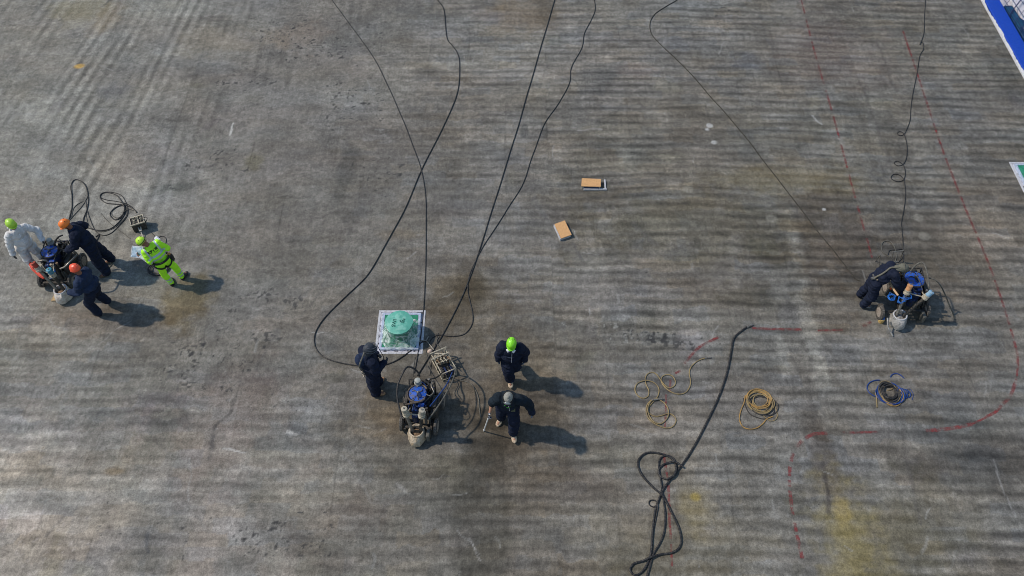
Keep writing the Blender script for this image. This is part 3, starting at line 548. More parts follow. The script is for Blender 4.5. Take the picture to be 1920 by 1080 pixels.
def coil(cx, cy, rx, ry, n, r, m, seed, jit=.12, rot=0, zt=.02, tails=()):
    rr = random.Random(seed); c = G(cx, cy); pts = []
    ph = rr.random()*6
    for i in range(n*14+1):
        a = 2*math.pi*i/14+ph; k = i/14
        ex = 1+jit*math.sin(k*2.3+seed); ox = jit*.7*rx*math.sin(k*1.7+seed*2); oy = jit*.7*ry*math.cos(k*2.1+seed)
        x = rx*ex*math.cos(a)+ox; y = ry*(1+jit*math.sin(k*1.3+seed*3))*math.sin(a)+oy
        x, y = x*math.cos(rot)-y*math.sin(rot), x*math.sin(rot)+y*math.cos(rot)
        pts.append(Vector((x, y, r+zt*(k/n)*n*.55*(.6+.4*math.sin(a*2+k)))))
    return c, pts
def coil_thing(name, cx, cy, specs, label, extra=()):
    c = G(cx, cy); t = thing(name, label, 'hose coil', (c.x, c.y, 0))
    for (dx, dy, rx, ry, n, r, m, seed, jit) in specs:
        _, pts = coil(cx, cy, rx, ry, n, r, m, seed, jit); pts = [p+Vector((dx, dy, 0)) for p in pts]
        MB().tube(spline(pts, .04), r, 7).build('hose_loop', m, t)
    for (px, r, m, sd) in extra:
        pts = [p-c for p in hose_pts(px, r, wob=.005, seed=sd, step=.03)]; pts = [p+Vector((0, 0, .0)) for p in pts]
        MB().tube(pts, r, 7).build('loose_end', m, t)
    return t
coil_thing('hose_coil', 1422, 750, [(0, .02, .25, .22, 4, .013, ORH(), 1, .12), (.05, -.07, .27, .24, 3, .013, YELH(), 4, .18), (.07, -.13, .29, .25, 2, .012, DSTEEL(), 7, .15), (.03, -.05, .22, .19, 2, .013, YELH(), 9, .2)],
    'round coil of orange and tan hose with one loose lower loop',
    [(k6([(1365,610),(1350,690),(1318,770),(1300,840),(1305,910),(1345,970),(1420,992),(1500,975),(1560,930),(1610,875),(1670,850)]), .013, ORH(), 3), (k6([(1340,640),(1370,740),(1420,820),(1520,865),(1600,870),(1680,810),(1690,750)]), .010, DSTEEL(), 4), (k6([(1640,660),(1700,740),(1725,830),(1700,885),(1640,895),(1570,840),(1530,770)]), .010, YELH(), 5)])
kj = lambda L: [(1600+a/9.82, 680+b/9.82) for a, b in L]
coil_thing('hose_coil', 1668, 739, [(-.02, .03, .23, .27, 2, .013, YELH(), 2, .1), (0, .05, .17, .17, 6, .014, RUB(), 5, .2), (-.01, .03, .22, .24, 4, .013, DSTEEL(), 12, .12), (.0, .0, .28, .26, 3, .012, BLH(), 8, .1), (.02, -.05, .24, .26, 2, .012, ORH(), 3, .1), (.30, .02, .12, .10, 3, .009, BLH(), 6, .3)],
    'tangled coil of tan, black and blue hoses near the right side',
    [(kj([(680,270),(710,225),(780,205),(860,230),(930,290)]), .012, BLH(), 1), (kj([(480,325),(380,335),(290,380),(250,450),(270,530),(330,590),(400,630)]), .012, BLH(), 2), (kj([(400,560),(425,650),(430,740),(435,830)]), .012, YELH(), 3), (kj([(630,515),(690,500),(735,455)]), .012, YELH(), 4), (kj([(530,710),(620,740),(720,735),(800,700)]), .012, BLH(), 5), (kj([(940,560),(1000,640),(1060,620),(1030,560),(980,500),(1040,490),(1100,580),(1080,690)]), .006, BLH(), 6)])

# bundle of hoses behind the left group, each one its own object
k1 = lambda L, dx=0, dy=0: [(a/3.6+dx, 320+b/3.6+dy) for a, b in L]
B1 = [(462,345),(475,310),(492,250),(490,170),(478,110),(500,68),(540,72),(580,110),(597,190),(588,265),(565,330),(570,375),(620,395),(680,405),(750,390),(810,340),(845,285),(845,240),(800,243),(755,275),(745,305),(780,335),(825,310),(845,250),(800,175),(740,150),(690,155),(675,185),(710,218),(780,228),(860,240),(905,262),(925,285)]
B2 = [(455,350),(500,300),(545,250),(575,205),(592,160),(585,120),(555,80),(515,60),(485,85),(485,150),(488,230),(470,300),(465,345)]
B3 = [(575,200),(590,270),(615,340),(650,410),(700,438),(750,425),(800,380),(850,320),(862,270),(850,215),(820,165),(760,145),(700,148),(680,180),(720,200),(800,215),(870,240),(915,275)]
B4 = [(480,320),(500,250),(560,210),(588,240),(585,300),(610,370),(680,410),(760,395),(820,350),(858,300),(855,250),(810,240),(765,262),(760,300),(800,320),(835,290),(870,262),(900,270)]
for i, (b_, r, m, l) in enumerate(((B1, .014, RUB(), 'thickest black hose of the bundle between the orange-helmeted worker and the control box'), (B2, .010, GREYH(), 'thin grey hose forming the tall narrow loop above the orange helmet'), (B3, .010, RUB(), 'outer thin black hose of the bundle sweeping below the others to the control box'), (B4, .009, GREYH(), 'inner grey hose of the bundle winding beside the thick black one'))):
    hose('hose', k1(b_, dx=(0, .5, 0, -.5)[i]), r, m, l, 'hose', 'bundle of hoses behind the left machine', seed=20+i, wob=.03)
hose('hose', [(180,445),(187,440),(183,450),(178,458)], .012, RUB(), 'short piece of hose on the floor behind the orange-helmeted worker', 'hose', seed=31)
hose('cable', [(244,448),(225,433),(205,417),(190,400)], .007, GREYH(), 'very thin cable on bare floor left of the hi-vis worker', 'cable', seed=32)
hose('hose', [(284,437),(292,446),(288,452),(296,446),(305,443),(312,449),(309,460),(300,468)], .009, RUB(), 'short curly black hose beside the shoulder of the hi-vis worker', 'hose', seed=33)
coil_thing('hose_coil', 298, 505, [(0, 0, .24, .20, 3, .016, RUB(), 3, .08), (.03, .02, .21, .18, 2, .013, DSTEEL(), 5, .1)], 'dark hose coil on the floor behind the legs of the hi-vis worker')
hose('hose', [(196,470),(206,478),(211,490),(207,500),(196,507)], .013, GREYH(), 'grey hose arc on the floor right of the orange-helmeted worker', 'hose', seed=34)

# ------------------------------------------------------------------ control boxes
def bar(mb, a, b, r, n=6): mb.tube([a, b], r, n)
def control_left():
    c = G(264, 428); rz = math.radians(24); t = thing('control_box', 'square beige valve box on the floor above the hi-vis worker', 'control box', (c.x, c.y, 0), rz)
    mb = MB(); mb.box((0, .03, .15), (.33, .27, .24)); mb.build('case', DSTEEL(), t, bevel=.006)
    mb = MB(); mb.box((0, -.11, .285), (.36, .03, .03)); mb.box((0, .16, .285), (.36, .03, .03)); mb.box((-.165, .025, .285), (.02, .24, .03)); mb.box((.165, .025, .285), (.02, .24, .03)); mb.box((.03, .025, .285), (.03, .24, .028)); mb.build('rim', BEIGE(), t)
    for x, y in ((-.09, .07), (-.08, -.03), (.1, .08), (.09, -.02), (.0, .06)):
        mb = MB(); bar(mb, (x, y, .26), (x+.02, y+.01, .34), .018, 8); mb.box((x+.02, y+.01, .35), (.055, .022, .02)); mb.build('valve', BEIGE(), t)
    mb = MB(); bar(mb, (.01, -.38, .03), (.0, -.22, .1), .012); mb.box((0, -.18, .13), (.07, .08, .02)); mb.box((-.03, -.12, .15), (.022, .09, .02)); mb.box((.03, -.12, .15), (.022, .09, .02)); mb.build('fork_lever', mat('cream_metal', (.55, .5, .42), .5), t)
    for x in (-.14, .14):
        for y in (-.08, .13): MB().cyl((x, y, 0), (x, y, .035), .02).build('foot', BLK(), t)
    MB().tube(spline([(.17, -.06, .2), (.24, .02, .23), (.24, .1, .22), (.17, .14, .2)], .03), .01).build('side_handle', DSTEEL(), t)
control_left()
def control_mid():
    c = G(833, 690); rz = math.radians(27); t = thing('control_box', 'open-framed valve console with crossed bars beside the middle machine', 'control box', (c.x, c.y, 0), rz)
    mb = MB()
    for x in (-.17, .17):
        for y in (-.3, .0, .3): bar(mb, (x, y, 0), (x, y, .3), .014)
        bar(mb, (x, -.3, .03), (x, .3, .03), .014); bar(mb, (x, -.3, .3), (x, .3, .3), .014)
    for y in (-.3, .0, .3):
        for z in (.03, .3): bar(mb, (-.17, y, z), (.17, y, z), .014)
    mb.build('frame', BEIGE(), t)
    MB().box((0, .0, .07), (.3, .55, .05)).build('base_tray', DSTEEL(), t, bevel=.005)
    mb = MB(); bar(mb, (-.24, .12, .36), (.2, .12, .36), .017); bar(mb, (-.2, .27, .37), (.2, .27, .37), .017); mb.box((-.02, .2, .34), (.42, .03, .03), rz=-.5); mb.build('cross_bar', BEIGE(), t)
    rr = random.Random(4)
    for i in range(7):
        x = -.12+.08*(i % 4)+.01*rr.random(); y = .07+.13*(i//4)-.04*rr.random(); mb = MB(); bar(mb, (x, y, .1), (x, y, .3), .022, 8); mb.ell((x, y, .31), .03, n=8, m=6); bar(mb, (x, y, .33), (x+.02, y-.13, .36), .011); mb.build('valve', BEIGE() if i % 3 else BROWNG(), t)
    MB().ell((-.17, .38, .3), (.06, .05, .05)).build('gauge', mat('pink_beige_cap', (.6, .45, .36), .6), t)
    for i in range(4):
        MB().box((-.1+.07*i, -.16, .13), (.045, .2, .08)).build('solenoid', BLUED() if i % 2 else DSTEEL(), t, bevel=.008)
    for i in range(2):
        a = Vector((-.12+.06*i, -.25, .2)); MB().tube(spline([a, a+Vector((.02, -.12, .1)), a+Vector((-.1, -.35, .02)), a+Vector((-.18, -.5, .15))], .05), .008, 6).build('whip_hose', RUB() if i % 2 else GREYH(), t)
control_mid()
hose('hose', [(823,631),(818,642),(826,655),(831,662)], .012, GREYH(), 'pale connector hose beside the crossed bars of the valve console', 'hose', seed=41)
yc = G(797, 640); yj = thing('hose_connector', 'silver Y-shaped coupling where two black cables meet by the white hatch', 'connector', (yc.x, yc.y, .03))
mb = MB(); bar(mb, (-.1, 0, 0), (.03, 0, 0), .016, 8); mb.build('inlet', STEEL(), yj); mb = MB(); bar(mb, (.03, 0, 0), (.08, .12, 0), .014, 8); mb.build('branch', STEEL(), yj); mb = MB(); bar(mb, (.03, 0, 0), (.22, -.25, .0), .013, 8); mb.build('branch', STEEL(), yj)
hose('cable', [(797,645),(800,665),(806,685),(809,705)], .007, GREYH(), 'thin grey line dropping from the silver coupling to the middle machine', 'cable', seed=42)
hose('cable', [(822,625),(812,665),(806,705)], .007, RUB(), 'thin black line passing left of the valve console', 'cable', seed=43)
hose('hose', [(845,712),(862,713),(880,718),(890,728),(897,745),(899,765),(901,782)], .013, GREYH(), 'grey hose arching over the shadow between middle machine and walker with the lance', 'hose', seed=44)

# ------------------------------------------------------------------ hydro-blasting machines
def ring(c, r, rt, n=28, tilt=0):
    return [Vector(c)+Vector((r*math.cos(a), r*math.sin(a), tilt*math.cos(a))) for a in (2*math.pi*i/n for i in range(n))]
def machine(loc, rz, label, caps, bag, kind, tops=((-.165, -.53, .94), (.175, -.53, .94)), pot_at=(.02, -.6), fl=(-.34, -.36), ds=1.0):
    t = thing('hydro_blaster', label, 'blasting machine', loc, rz, 'hydro-blasting machines'); Z = Vector
    def wheel(x, y, r=.2, wd=.075):
        mb = MB(); mb.lathe((x, y, r), [(r*.55, -wd/2), (r*.9, -wd/2), (r, -wd*.3), (r, wd*.3), (r*.9, wd/2), (r*.55, wd/2)], 28, R=Matrix.Rotation(math.pi/2, 3, 'Y'))
        w_ = mb.build('wheel', TYRE(), t)
        mb = MB(); mb.lathe((x, y, r), [(.03, -wd*.62), (r*.6, -wd*.52), (r*.6, wd*.52), (.03, wd*.62)], 20, R=Matrix.Rotation(math.pi/2, 3, 'Y')); mb.build('rim', RIM(), w_)
    for x, y in (fl, (.41, -.40), (.47, .22), (-.36, .26)): wheel(x, y)
    for a_, b_ in (((fl[0], fl[1], .2), (.41, -.40, .2)), ((-.36, .26, .2), (.47, .22, .2))): MB().cyl(a_, b_, .02).build('axle', DSTEEL(), t)
    mb = MB()
    for x in (-.25, .31): mb.box((x, -.08, .22), (.05, .95, .06)); bar(mb, (x, .3, .22), (x, .36, .8), .018); bar(mb, (x, -.42, .22), (x*.75, -.3, .7), .018); bar(mb, (x, .36, .8), (x*.8, .1, .82), .015)
    mb.box((.03, .36, .24), (.6, .05, .06)); mb.box((.03, -.5, .24), (.55, .05, .06)); bar(mb, (-.25, .36, .8), (.31, .36, .8), .018); mb.box((.03, .12, .2), (.48, .45, .03))
    mb.build('chassis', DSTEEL(), t)
    mb = MB(); mb.box((.03, .3, .42), (.36, .2, .34)); mb.box((.2, .06, .4), (.16, .3, .28)); mb.cyl((.23, .22, .3), (.23, .22, .78), .05); mb.cyl((-.14, .3, .3), (-.14, .3, .84), .04); mb.box((.12, .38, .66), (.2, .08, .1)); mb.build('hydraulic_unit', DSTEEL(), t, bevel=.01)
    mb = MB(); mb.box((.36, -.06, .42), (.15, .46, .26)); mb.box((.34, -.02, .58), (.1, .3, .08)); mb.cyl((.4, -.25, .3), (.4, -.25, .66), .045); mb.build('valve_block', DSTEEL(), t, bevel=.012)
    MB().box((-.27, .05, .45), (.08, .34, .3)).build('side_tank', DSTEEL(), t, bevel=.015)
    # blue drum, its lid with bolts, and the rim hose
    dr = MB(); dr.lathe((0, 0, 0), [(.12*ds, .3), (.17*ds, .36), (.185*ds, .5), (.185*ds, .8), (.2*ds, .81), (.2*ds, .84)], 28); d = dr.build('drum', BLUED(), t)
    ld = MB(); ld.lathe((0, 0, 0), [(.19*ds, .842), (.185*ds, .862), (.12*ds, .872), (.06, .885), (.0005, .887)], 28); l_ = ld.build('drum_lid', BLUE(), t)
    for k in range(8):
        a = k*math.pi/4+.2; MB().cyl((.155*ds*math.cos(a), .155*ds*math.sin(a), .86), (.155*ds*math.cos(a), .155*ds*math.sin(a), .882), .013, 8).build('bolt', STEEL(), l_)
    mb = MB()
    for k in range(3):
        a = k*2.1+.5; mb.tube([(0, 0, .89), (.09*math.cos(a), .09*math.sin(a), .9), (.13*math.cos(a+.3), .13*math.sin(a+.3), .88)], .011, 6)
    mb.ell((.01, .0, .905), .03, n=10, m=7); mb.build('lid_clamp', STEEL() if kind != 2 else DSTEEL(), l_)
    mb = MB(); mb.box((.05, -.06, .9), (.05, .11, .02), rz=.4); mb.build('lid_latch', BLUED(), l_)
    if kind == 0:
        MB().tube(spline([p for p in ring((.0, -.01, .88), .215, 0, 12, .03)][1:]+[Z((.12, -.2, .9)), Z((-.08, -.27, .9)), Z((-.22, -.3, .86))], .04), .02, 8).build('rim_hose', mat('brown_rim_hose', (.07, .055, .045), .7, dirt=(.2, .16, .12)), t)
    else: MB().tube(ring((0, 0, .85), .2*ds, 0), .014, 8, closed=True).build('rim_ring', RUB(), t)
    # blue front block between the columns
    mb = MB(); mb.box((.02, -.24, .5), (.24, .17, .34)); mb.box((.07, -.19, .7), (.2, .15, .1)); mb.cyl((-.03, -.36, .3), (-.03, -.36, .55), .07, 12); mb.build('blue_gearbox', BLUED(), t, bevel=.015)
    mb = MB(); mb.box((.1, -.22, .765), (.12, .1, .02)); mb.ell((.0, -.3, .69), .035, n=10, m=7); mb.build('blue_cover', BLUE(), t, bevel=.006)
    # columns with caps, leaning in towards the blasting pot
    for k, (b1, cm) in enumerate(((Z(tops[0]), caps[0]), (Z(tops[1]), caps[1]))):
        b0 = Z((pot_at[0]+(-.08, .08)[k], pot_at[1], .22)); dd = (b1-b0).normalized(); R = dd.to_track_quat('Z', 'Y').to_matrix()
        c = MB().cyl(b0, b1, .036, 14).build('column', STEEL() if k == 0 else DSTEEL(), t)
        mb = MB(); mb.lathe(b1-dd*.1, [(.05, 0), (.075, .01), (.078, .05), (.06, .06), (.058, .085), (.07, .09), (.07, .12)], 18, R=R); mb.build('collar', BEIGE(), c)
        mb = MB(); mb.lathe(b1+dd*.02, [(.058, 0), (.062, .02), (.06, .10), (.066, .105), (.066, .135), (.045, .145), (.0005, .147)], 18, R=R); mb.build('cap', cm, c)
        MB().cyl(b1+dd*.165, b1+dd*.185, .018, 8).build('cap_bolt', STEEL(), c)
    a_, b_ = Z(tops[0])-Z((0, -.03, .1)), Z(tops[1])-Z((0, -.03, .1)); mb = MB(); bar(mb, a_, b_, .014); bar(mb, (-.12, -.3, .74), a_, .012); bar(mb, (.14, -.3, .74), b_, .012); mb.build('crosspiece', BEIGE(), t)
    for a_, b_ in (((-.2, -.4, .5), (.03, .05, .5)), ((.2, -.38, .5), (.04, .07, .5))): MB().box(a_, b_).build('guide_rail', DSTEEL() if kind else STEEL(), t)
    # rear cylinder
    if kind != 2:
        mb = MB(); mb.lathe((-.03, .24, .3), [(.06, 0), (.06, .45), (.075, .46), (.078, .60), (.065, .61), (.065, .70), (.04, .715), (.0005, .717)], 18); mb.build('rear_cylinder', mat('pale_grey_cylinder', (.34, .35, .32), .6, dirt=(.1, .1, .09)), t)
    # blasting pot wrapped in plastic
    mb = MB(); rr = random.Random(kind+3); n = 22; prof = [(.12, .0), (.2, .03), (.22, .13), (.185, .25), (.16, .31), (.135, .315), (.12, .22)]; P = []
    for j, (r, z) in enumerate(prof):
        for i in range(n):
            a = 2*math.pi*i/n; q = 1+(.12 if j < 5 else .03)*mnoise.noise(Z((math.cos(a)*2.2, math.sin(a)*2.2, z*6+kind*5)))
            ext = 1.3 if (j < 4 and math.sin(a) < -.6 and abs(math.cos(a)-.1) < .55) else 1
            P.append((pot_at[0]+r*q*math.cos(a), pot_at[1]+r*q*math.sin(a)*(.85 if math.sin(a) > 0 else ext), z+.02*mnoise.noise(Z((a*2, j, kind)))*(j > 2)))
    F = [(j*n+i, j*n+(i+1) % n, (j+1)*n+(i+1) % n, (j+1)*n+i) for j in range(len(prof)-1) for i in range(n)]+[tuple(range((len(prof)-1)*n, len(prof)*n))]
    mb.add(P, F); pot = mb.build('wrapped_blasting_pot', bag, t)
    MB().tube(ring((pot_at[0], pot_at[1], .315), .148, 0, 24, .01), .014 if kind else .02, 7, closed=True).build('pot_rim', WPAINT() if kind else bag, pot)
    mb = MB(); mb.lathe((pot_at[0], pot_at[1], .225), [(.115, 0), (.06, .03), (.0005, .04)], 16); mb.build('pot_lid', BROWNG() if kind != 2 else GYBAG(), pot)
    if kind != 1: MB().box((.27, -.62, .18), (.08, .2, .24)).build('side_flap', GREYH(), t, bevel=.02)
    # small fittings and hoses everywhere
    rr = random.Random(kind*7+1)
    for i in range(12):
        x = rr.uniform(-.2, .3); y = rr.choice([rr.uniform(-.35, -.2), rr.uniform(.2, .4)]); z = rr.uniform(.6, .85)
        mb = MB(); bar(mb, (x, y, z-.2), (x, y, z), .016, 8); mb.lathe((x, y, z-.01), [(.028, 0), (.028, .035), (.012, .04)], 8); mb.build('fitting', rr.choice([STEEL(), BEIGE(), BROWNG(), DSTEEL()]), t)
    for i in range(20):
        a = Z((rr.uniform(-.22, .28), rr.uniform(-.4, .1), rr.uniform(.35, .8))); b = Z((rr.uniform(-.22, .3), rr.uniform(.1, .42), rr.uniform(.4, .9))); m_ = (a+b)/2+Z((rr.uniform(-.2, .25), rr.uniform(-.05, .05), rr.uniform(.0, .2)))
        MB().tube(spline([a, m_, b], .03), rr.uniform(.006, .013), 6).build('short_hose', rr.choice([RUB(), GREYH(), RUB(), BLH()]), t)
    return t
def rel(o, rz, px, z):  # point at pixel and height, in the machine's own frame
    p = G(px[0], px[1], z)-Vector(o); return Matrix.Rotation(-rz, 3, 'Z')@p
def mhose(t, L, r, m, name='hose'):
    o = t.location; MB().tube(spline([rel(o, t.rotation_euler.z, p[:2], p[2]) for p in L], .04), r, 8).build(name, m, t)
CAPB = mat('beige_cap', (.36, .33, .26), .7, dirt=(.14, .12, .09)); CAPO = mat('orange_brown_cap', (.55, .27, .12), .6, dirt=(.3, .2, .12)); CAPT = mat('teal_cap', (.04, .24, .34), .5, dirt=(.3, .3, .28)); CAPR = mat('dull_red_cap', (.33, .05, .03), .6, dirt=(.25, .15, .1)); CAPBL = mat('blue_grey_cap', (.22, .38, .52), .6, dirt=(.45, .43, .38))
c = G(783, 737, .87); c.z = 0
mA = machine(c, math.radians(-5), 'blue-lidded blasting machine with two beige caps in the middle of the photo', (CAPB, CAPB), PLBAG(), 0)
mhose(mA, [(754,782,.75),(750,770,.8),(745,745,.9),(746,722,1.0),(755,700,1.1),(764,688,1.1),(774,690,1.05),(783,697,.95),(787,706,.85)], .02, RUB(), 'loop_hose')
mhose(mA, [(752,778,.7),(757,785,.65),(760,778,.7)], .015, STEEL(), 'hose_end')
mhose(mA, [(803,787,.8),(812,775,.8),(828,752,.85),(845,722,.8),(853,700,.7),(853,690,.55),(845,684,.45)], .017, GREYH(), 'long_hose')
mhose(mA, [(806,762,.8),(822,742,.8),(838,720,.7),(848,698,.55)], .013, BLH(), 'long_hose')
mhose(mA, [(798,712,.85),(815,709,.7),(826,702,.5),(833,694,.4)], .016, RUB(), 'long_hose')
mhose(mA, [(812,712,.8),(808,722,.85),(813,735,.85),(805,742,.85),(798,738,.85)], .011, STEEL(), 'rear_loop')
mhose(mA, [(776,706,.8),(776,690,.6),(779,670,.3)], .008, RUB(), 'feed_line')
mhose(mA, [(782,705,.8),(790,692,.6),(800,676,.3)], .008, RUB(), 'feed_line')
c = G(92, 470, .87); c.z = 0
lc = lambda c, px, z: tuple(G(px[0], px[1], z)-Vector((c.x, c.y, 0)))
mB = machine(c, 0, 'blasting machine with red and teal caps between the white-suited and navy workers', (CAPR, CAPT), mat('cream_plastic_bucket', (.55, .50, .44), .5, dirt=(.3, .2, .13), dirt_amt=.5, bump=.5, bscale=20), 1, (lc(c, (70, 502), .9), lc(c, (97, 513), .9)), lc(c, (120, 552), .1)[:2])
mhose(mB, [(102,462,.85),(104,452,1.0),(110,444,1.1),(118,441,1.1)], .02, RUB(), 'loop_hose')
mhose(mB, [(117,470,.7),(128,467,.75),(136,470,.8),(144,476,.7)], .03, STEEL(), 'rear_tube')
mhose(mB, [(113,504,.8),(122,500,.85),(130,492,.9),(145,478,.85)], .022, STEEL(), 'handle_bar')
mhose(mB, [(70,490,.9),(80,488,.95),(88,489,.9)], .02, STEEL(), 'handle_bar')
mhose(mB, [(96,522,.5),(99,514,.6),(104,507,.6),(100,500,.6),(94,512,.5),(102,520,.5)], .02, BLHB(), 'blue_coil')
mhose(mB, [(120,455,.9),(117,465,.7),(125,480,.5),(130,500,.4)], .012, RUB(), 'long_hose')
mhose(mB, [(132,448,1.0),(124,460,.8),(118,478,.7)], .012, RUB(), 'long_hose')
mhose(mB, [(58,494,.45),(63,503,.45),(70,510,.42),(78,517,.4),(84,520,.38)], [.05]*30 if False else .055, mat('red_sleeve', (.55, .06, .035), .6, var=.25, bump=.5, bscale=30), 'red_sleeve')
cf = G(111, 557); bd = thing('floor_plate', 'small rusty yellow plate under the front of the left machine', 'plate', (cf.x, cf.y, 0), .2)
MB().prism([(-.17, -.1), (.14, -.13), (.2, .05), (-.1, .13)], .0, .03).build('plate', mat('rusty_yellow_plate', (.45, .32, .17), .8, dirt=(.2, .12, .07), dirt_amt=.6), bd)
c = G(1715, 522, .87); c.z = 0
mC = machine(c, 0, 'blasting machine with a big studded blue lid beside the bending worker', (CAPO, CAPBL), GYBAG(), 2, (lc(c, (1702, 545), .92), lc(c, (1738, 555), .92)), lc(c, (1682, 600), .1)[:2], lc(c, (1645, 594), 0)[:2], 1.2)
mhose(mC, [(1708,508,.9),(1714,500,1.0),(1724,493,1.1),(1732,494,1.15),(1738,510,1.15),(1741,530,1.15),(1742,540,1.15)], .02, GREYH(), 'loop_hose')
mhose(mC, [(1738,521,1.0),(1750,523,1.05),(1762,533,.95),(1772,552,.6),(1780,572,.3),(1788,590,.03),(1791,598,.02)], .016, GREYH(), 'trailing_hose')
mhose(mC, [(1668,530,.8),(1676,543,.8),(1684,554,.8)], .024, mat('tan_pipe', (.5, .34, .2), .6), 'tan_pipe')
for sd in range(3):
    rr = random.Random(sd+40); bx_, by_ = ((1672, 556), (1690, 562), (1702, 556))[sd]
    mhose(mC, [(bx_+6.5*math.cos(a*.8)+rr.uniform(-2.5, 2.5), by_+5*math.sin(a*.8)+rr.uniform(-2.5, 2.5), .50+.012*a) for a in range(36)], .0065, BLHB(), 'blue_coil')
vp = rel(mC.location, mC.rotation_euler.z, (1677, 528), .75)
mb = MB(); mb.ell(vp, (.07, .06, .06)); mb.cyl(vp+Vector((.0, -.02, -.25)), vp+Vector((.02, -.1, 0)), .03); mb.box(vp+Vector((.03, .02, .04)), (.1, .05, .05)); mb.build('orange_valve', RUSTO(), mC)
for e_ in ((1645, 480), ):
    pass
bp_ = rel(mC.location, mC.rotation_euler.z, (1655, 597), .15); mb = MB(); mb.lathe(bp_, [(.06, -.14), (.07, -.02), (.055, .0)], 14); o = mb.build('yellow_pot', mat('yellow_brown_pot', (.5, .34, .12), .6, dirt=(.2, .12, .06)), mC); mb = MB(); mb.lathe(bp_+Vector((0, 0, .002)), [(.05, 0), (.04, .03), (.01, .035)], 12); mb.build('blue_cap', BLHB(), o)
mhose(mC, [(1664,596,.3),(1665,612,.2),(1670,622,.1),(1674,630,.02)], .018, GYBAG(), 'plastic_tail')
# wire loops behind the bending worker
hose('hose', [(1668,482),(1654,472),(1652,460),(1658,453),(1668,453),(1676,462),(1681,478),(1678,492)], .011, GREYH(), 'grey wire loop standing out above the back of the bending worker', 'hose', seed=51)
hose('hose', [(1664,480),(1668,470),(1680,469),(1692,468),(1693,480),(1684,492)], .010, RUB(), 'dark wire bow right of the grey loop behind the bending worker', 'hose', seed=52)
rk = thing('rack_frame', 'small grey tubular rack on the floor behind the bending worker', 'rack', G(1672, 497)+Vector((0, 0, 0)))
mb = MB(); bar(mb, (-.35, -.1, 0), (-.4, .05, .35), .013); bar(mb, (-.4, .05, .35), (-.38, .12, .0), .013); bar(mb, (0, 0, 0), (-.08, .1, .4), .013); bar(mb, (-.08, .1, .4), (.18, .12, .42), .012); bar(mb, (.18, .12, .42), (.2, .1, 0), .013); bar(mb, (-.35, -.05, .02), (.2, .1, .02), .013); mb.build('tubes', STEEL(), rk)

# ------------------------------------------------------------------ people
V = lambda *a: Vector(a)
def nrm(a): return Vector(a).normalized()
def wrinkle(me, amp, sc, seed):
    n = len(me.vertices); co = np.empty(n*3, np.float32); me.vertices.foreach_get('co', co); no = np.empty(n*3, np.float32); me.vertices.foreach_get('normal', no)
    co = co.reshape(-1, 3); no = no.reshape(-1, 3); x, y, z = co[:, 0]*sc, co[:, 1]*sc, co[:, 2]*sc
    d = vn(x+.7*y, z*1.9+.5*x, 1, 1, 2, seed)*.6+vn(y-.4*x, z*2.6-y, 1, 1, 5, seed)*.5+vn((x+y)*2.3, z*3.7, 1, 1, 7, seed)*.3
    co += no*(d*amp)[:, None]; me.vertices.foreach_set('co', co.ravel()); me.update()
def remesh(mb, voxel, mats, name, parent, smooth=2, wr=0, wsc=9, seed=0, matfn=None):
    me = bpy.data.meshes.new('tmp'); me.from_pydata(mb.v, [], mb.f); o = bpy.data.objects.new('tmp', me); COL.objects.link(o)
    r = o.modifiers.new('r', 'REMESH'); r.mode = 'VOXEL'; r.voxel_size = voxel; r.adaptivity = 0
    if smooth: s_ = o.modifiers.new('s', 'SMOOTH'); s_.factor = .5; s_.iterations = smooth
    dg = bpy.context.evaluated_depsgraph_get(); m2 = bpy.data.meshes.new_from_object(o.evaluated_get(dg)); bpy.data.objects.remove(o); m2.materials.clear()
    for m in mats: m2.materials.append(m)
    if wr: wrinkle(m2, wr, wsc, seed)
    m2.polygons.foreach_set('use_smooth', [True]*len(m2.polygons))
    if matfn:
        n = len(m2.polygons); c = np.empty(n*3, np.float32); m2.polygons.foreach_get('center', c); m2.polygons.foreach_set('material_index', matfn(c.reshape(-1, 3)).astype(np.int32))
    m2.name = name; o = bpy.data.objects.new(name, m2); COL.objects.link(o); o.parent = parent; return o
def frame(zdir, ydir):
    z = nrm(zdir); y = Vector(ydir); y = (y-z*y.dot(z)).normalized(); x = y.cross(z); return Matrix((x, y, z)).transposed()
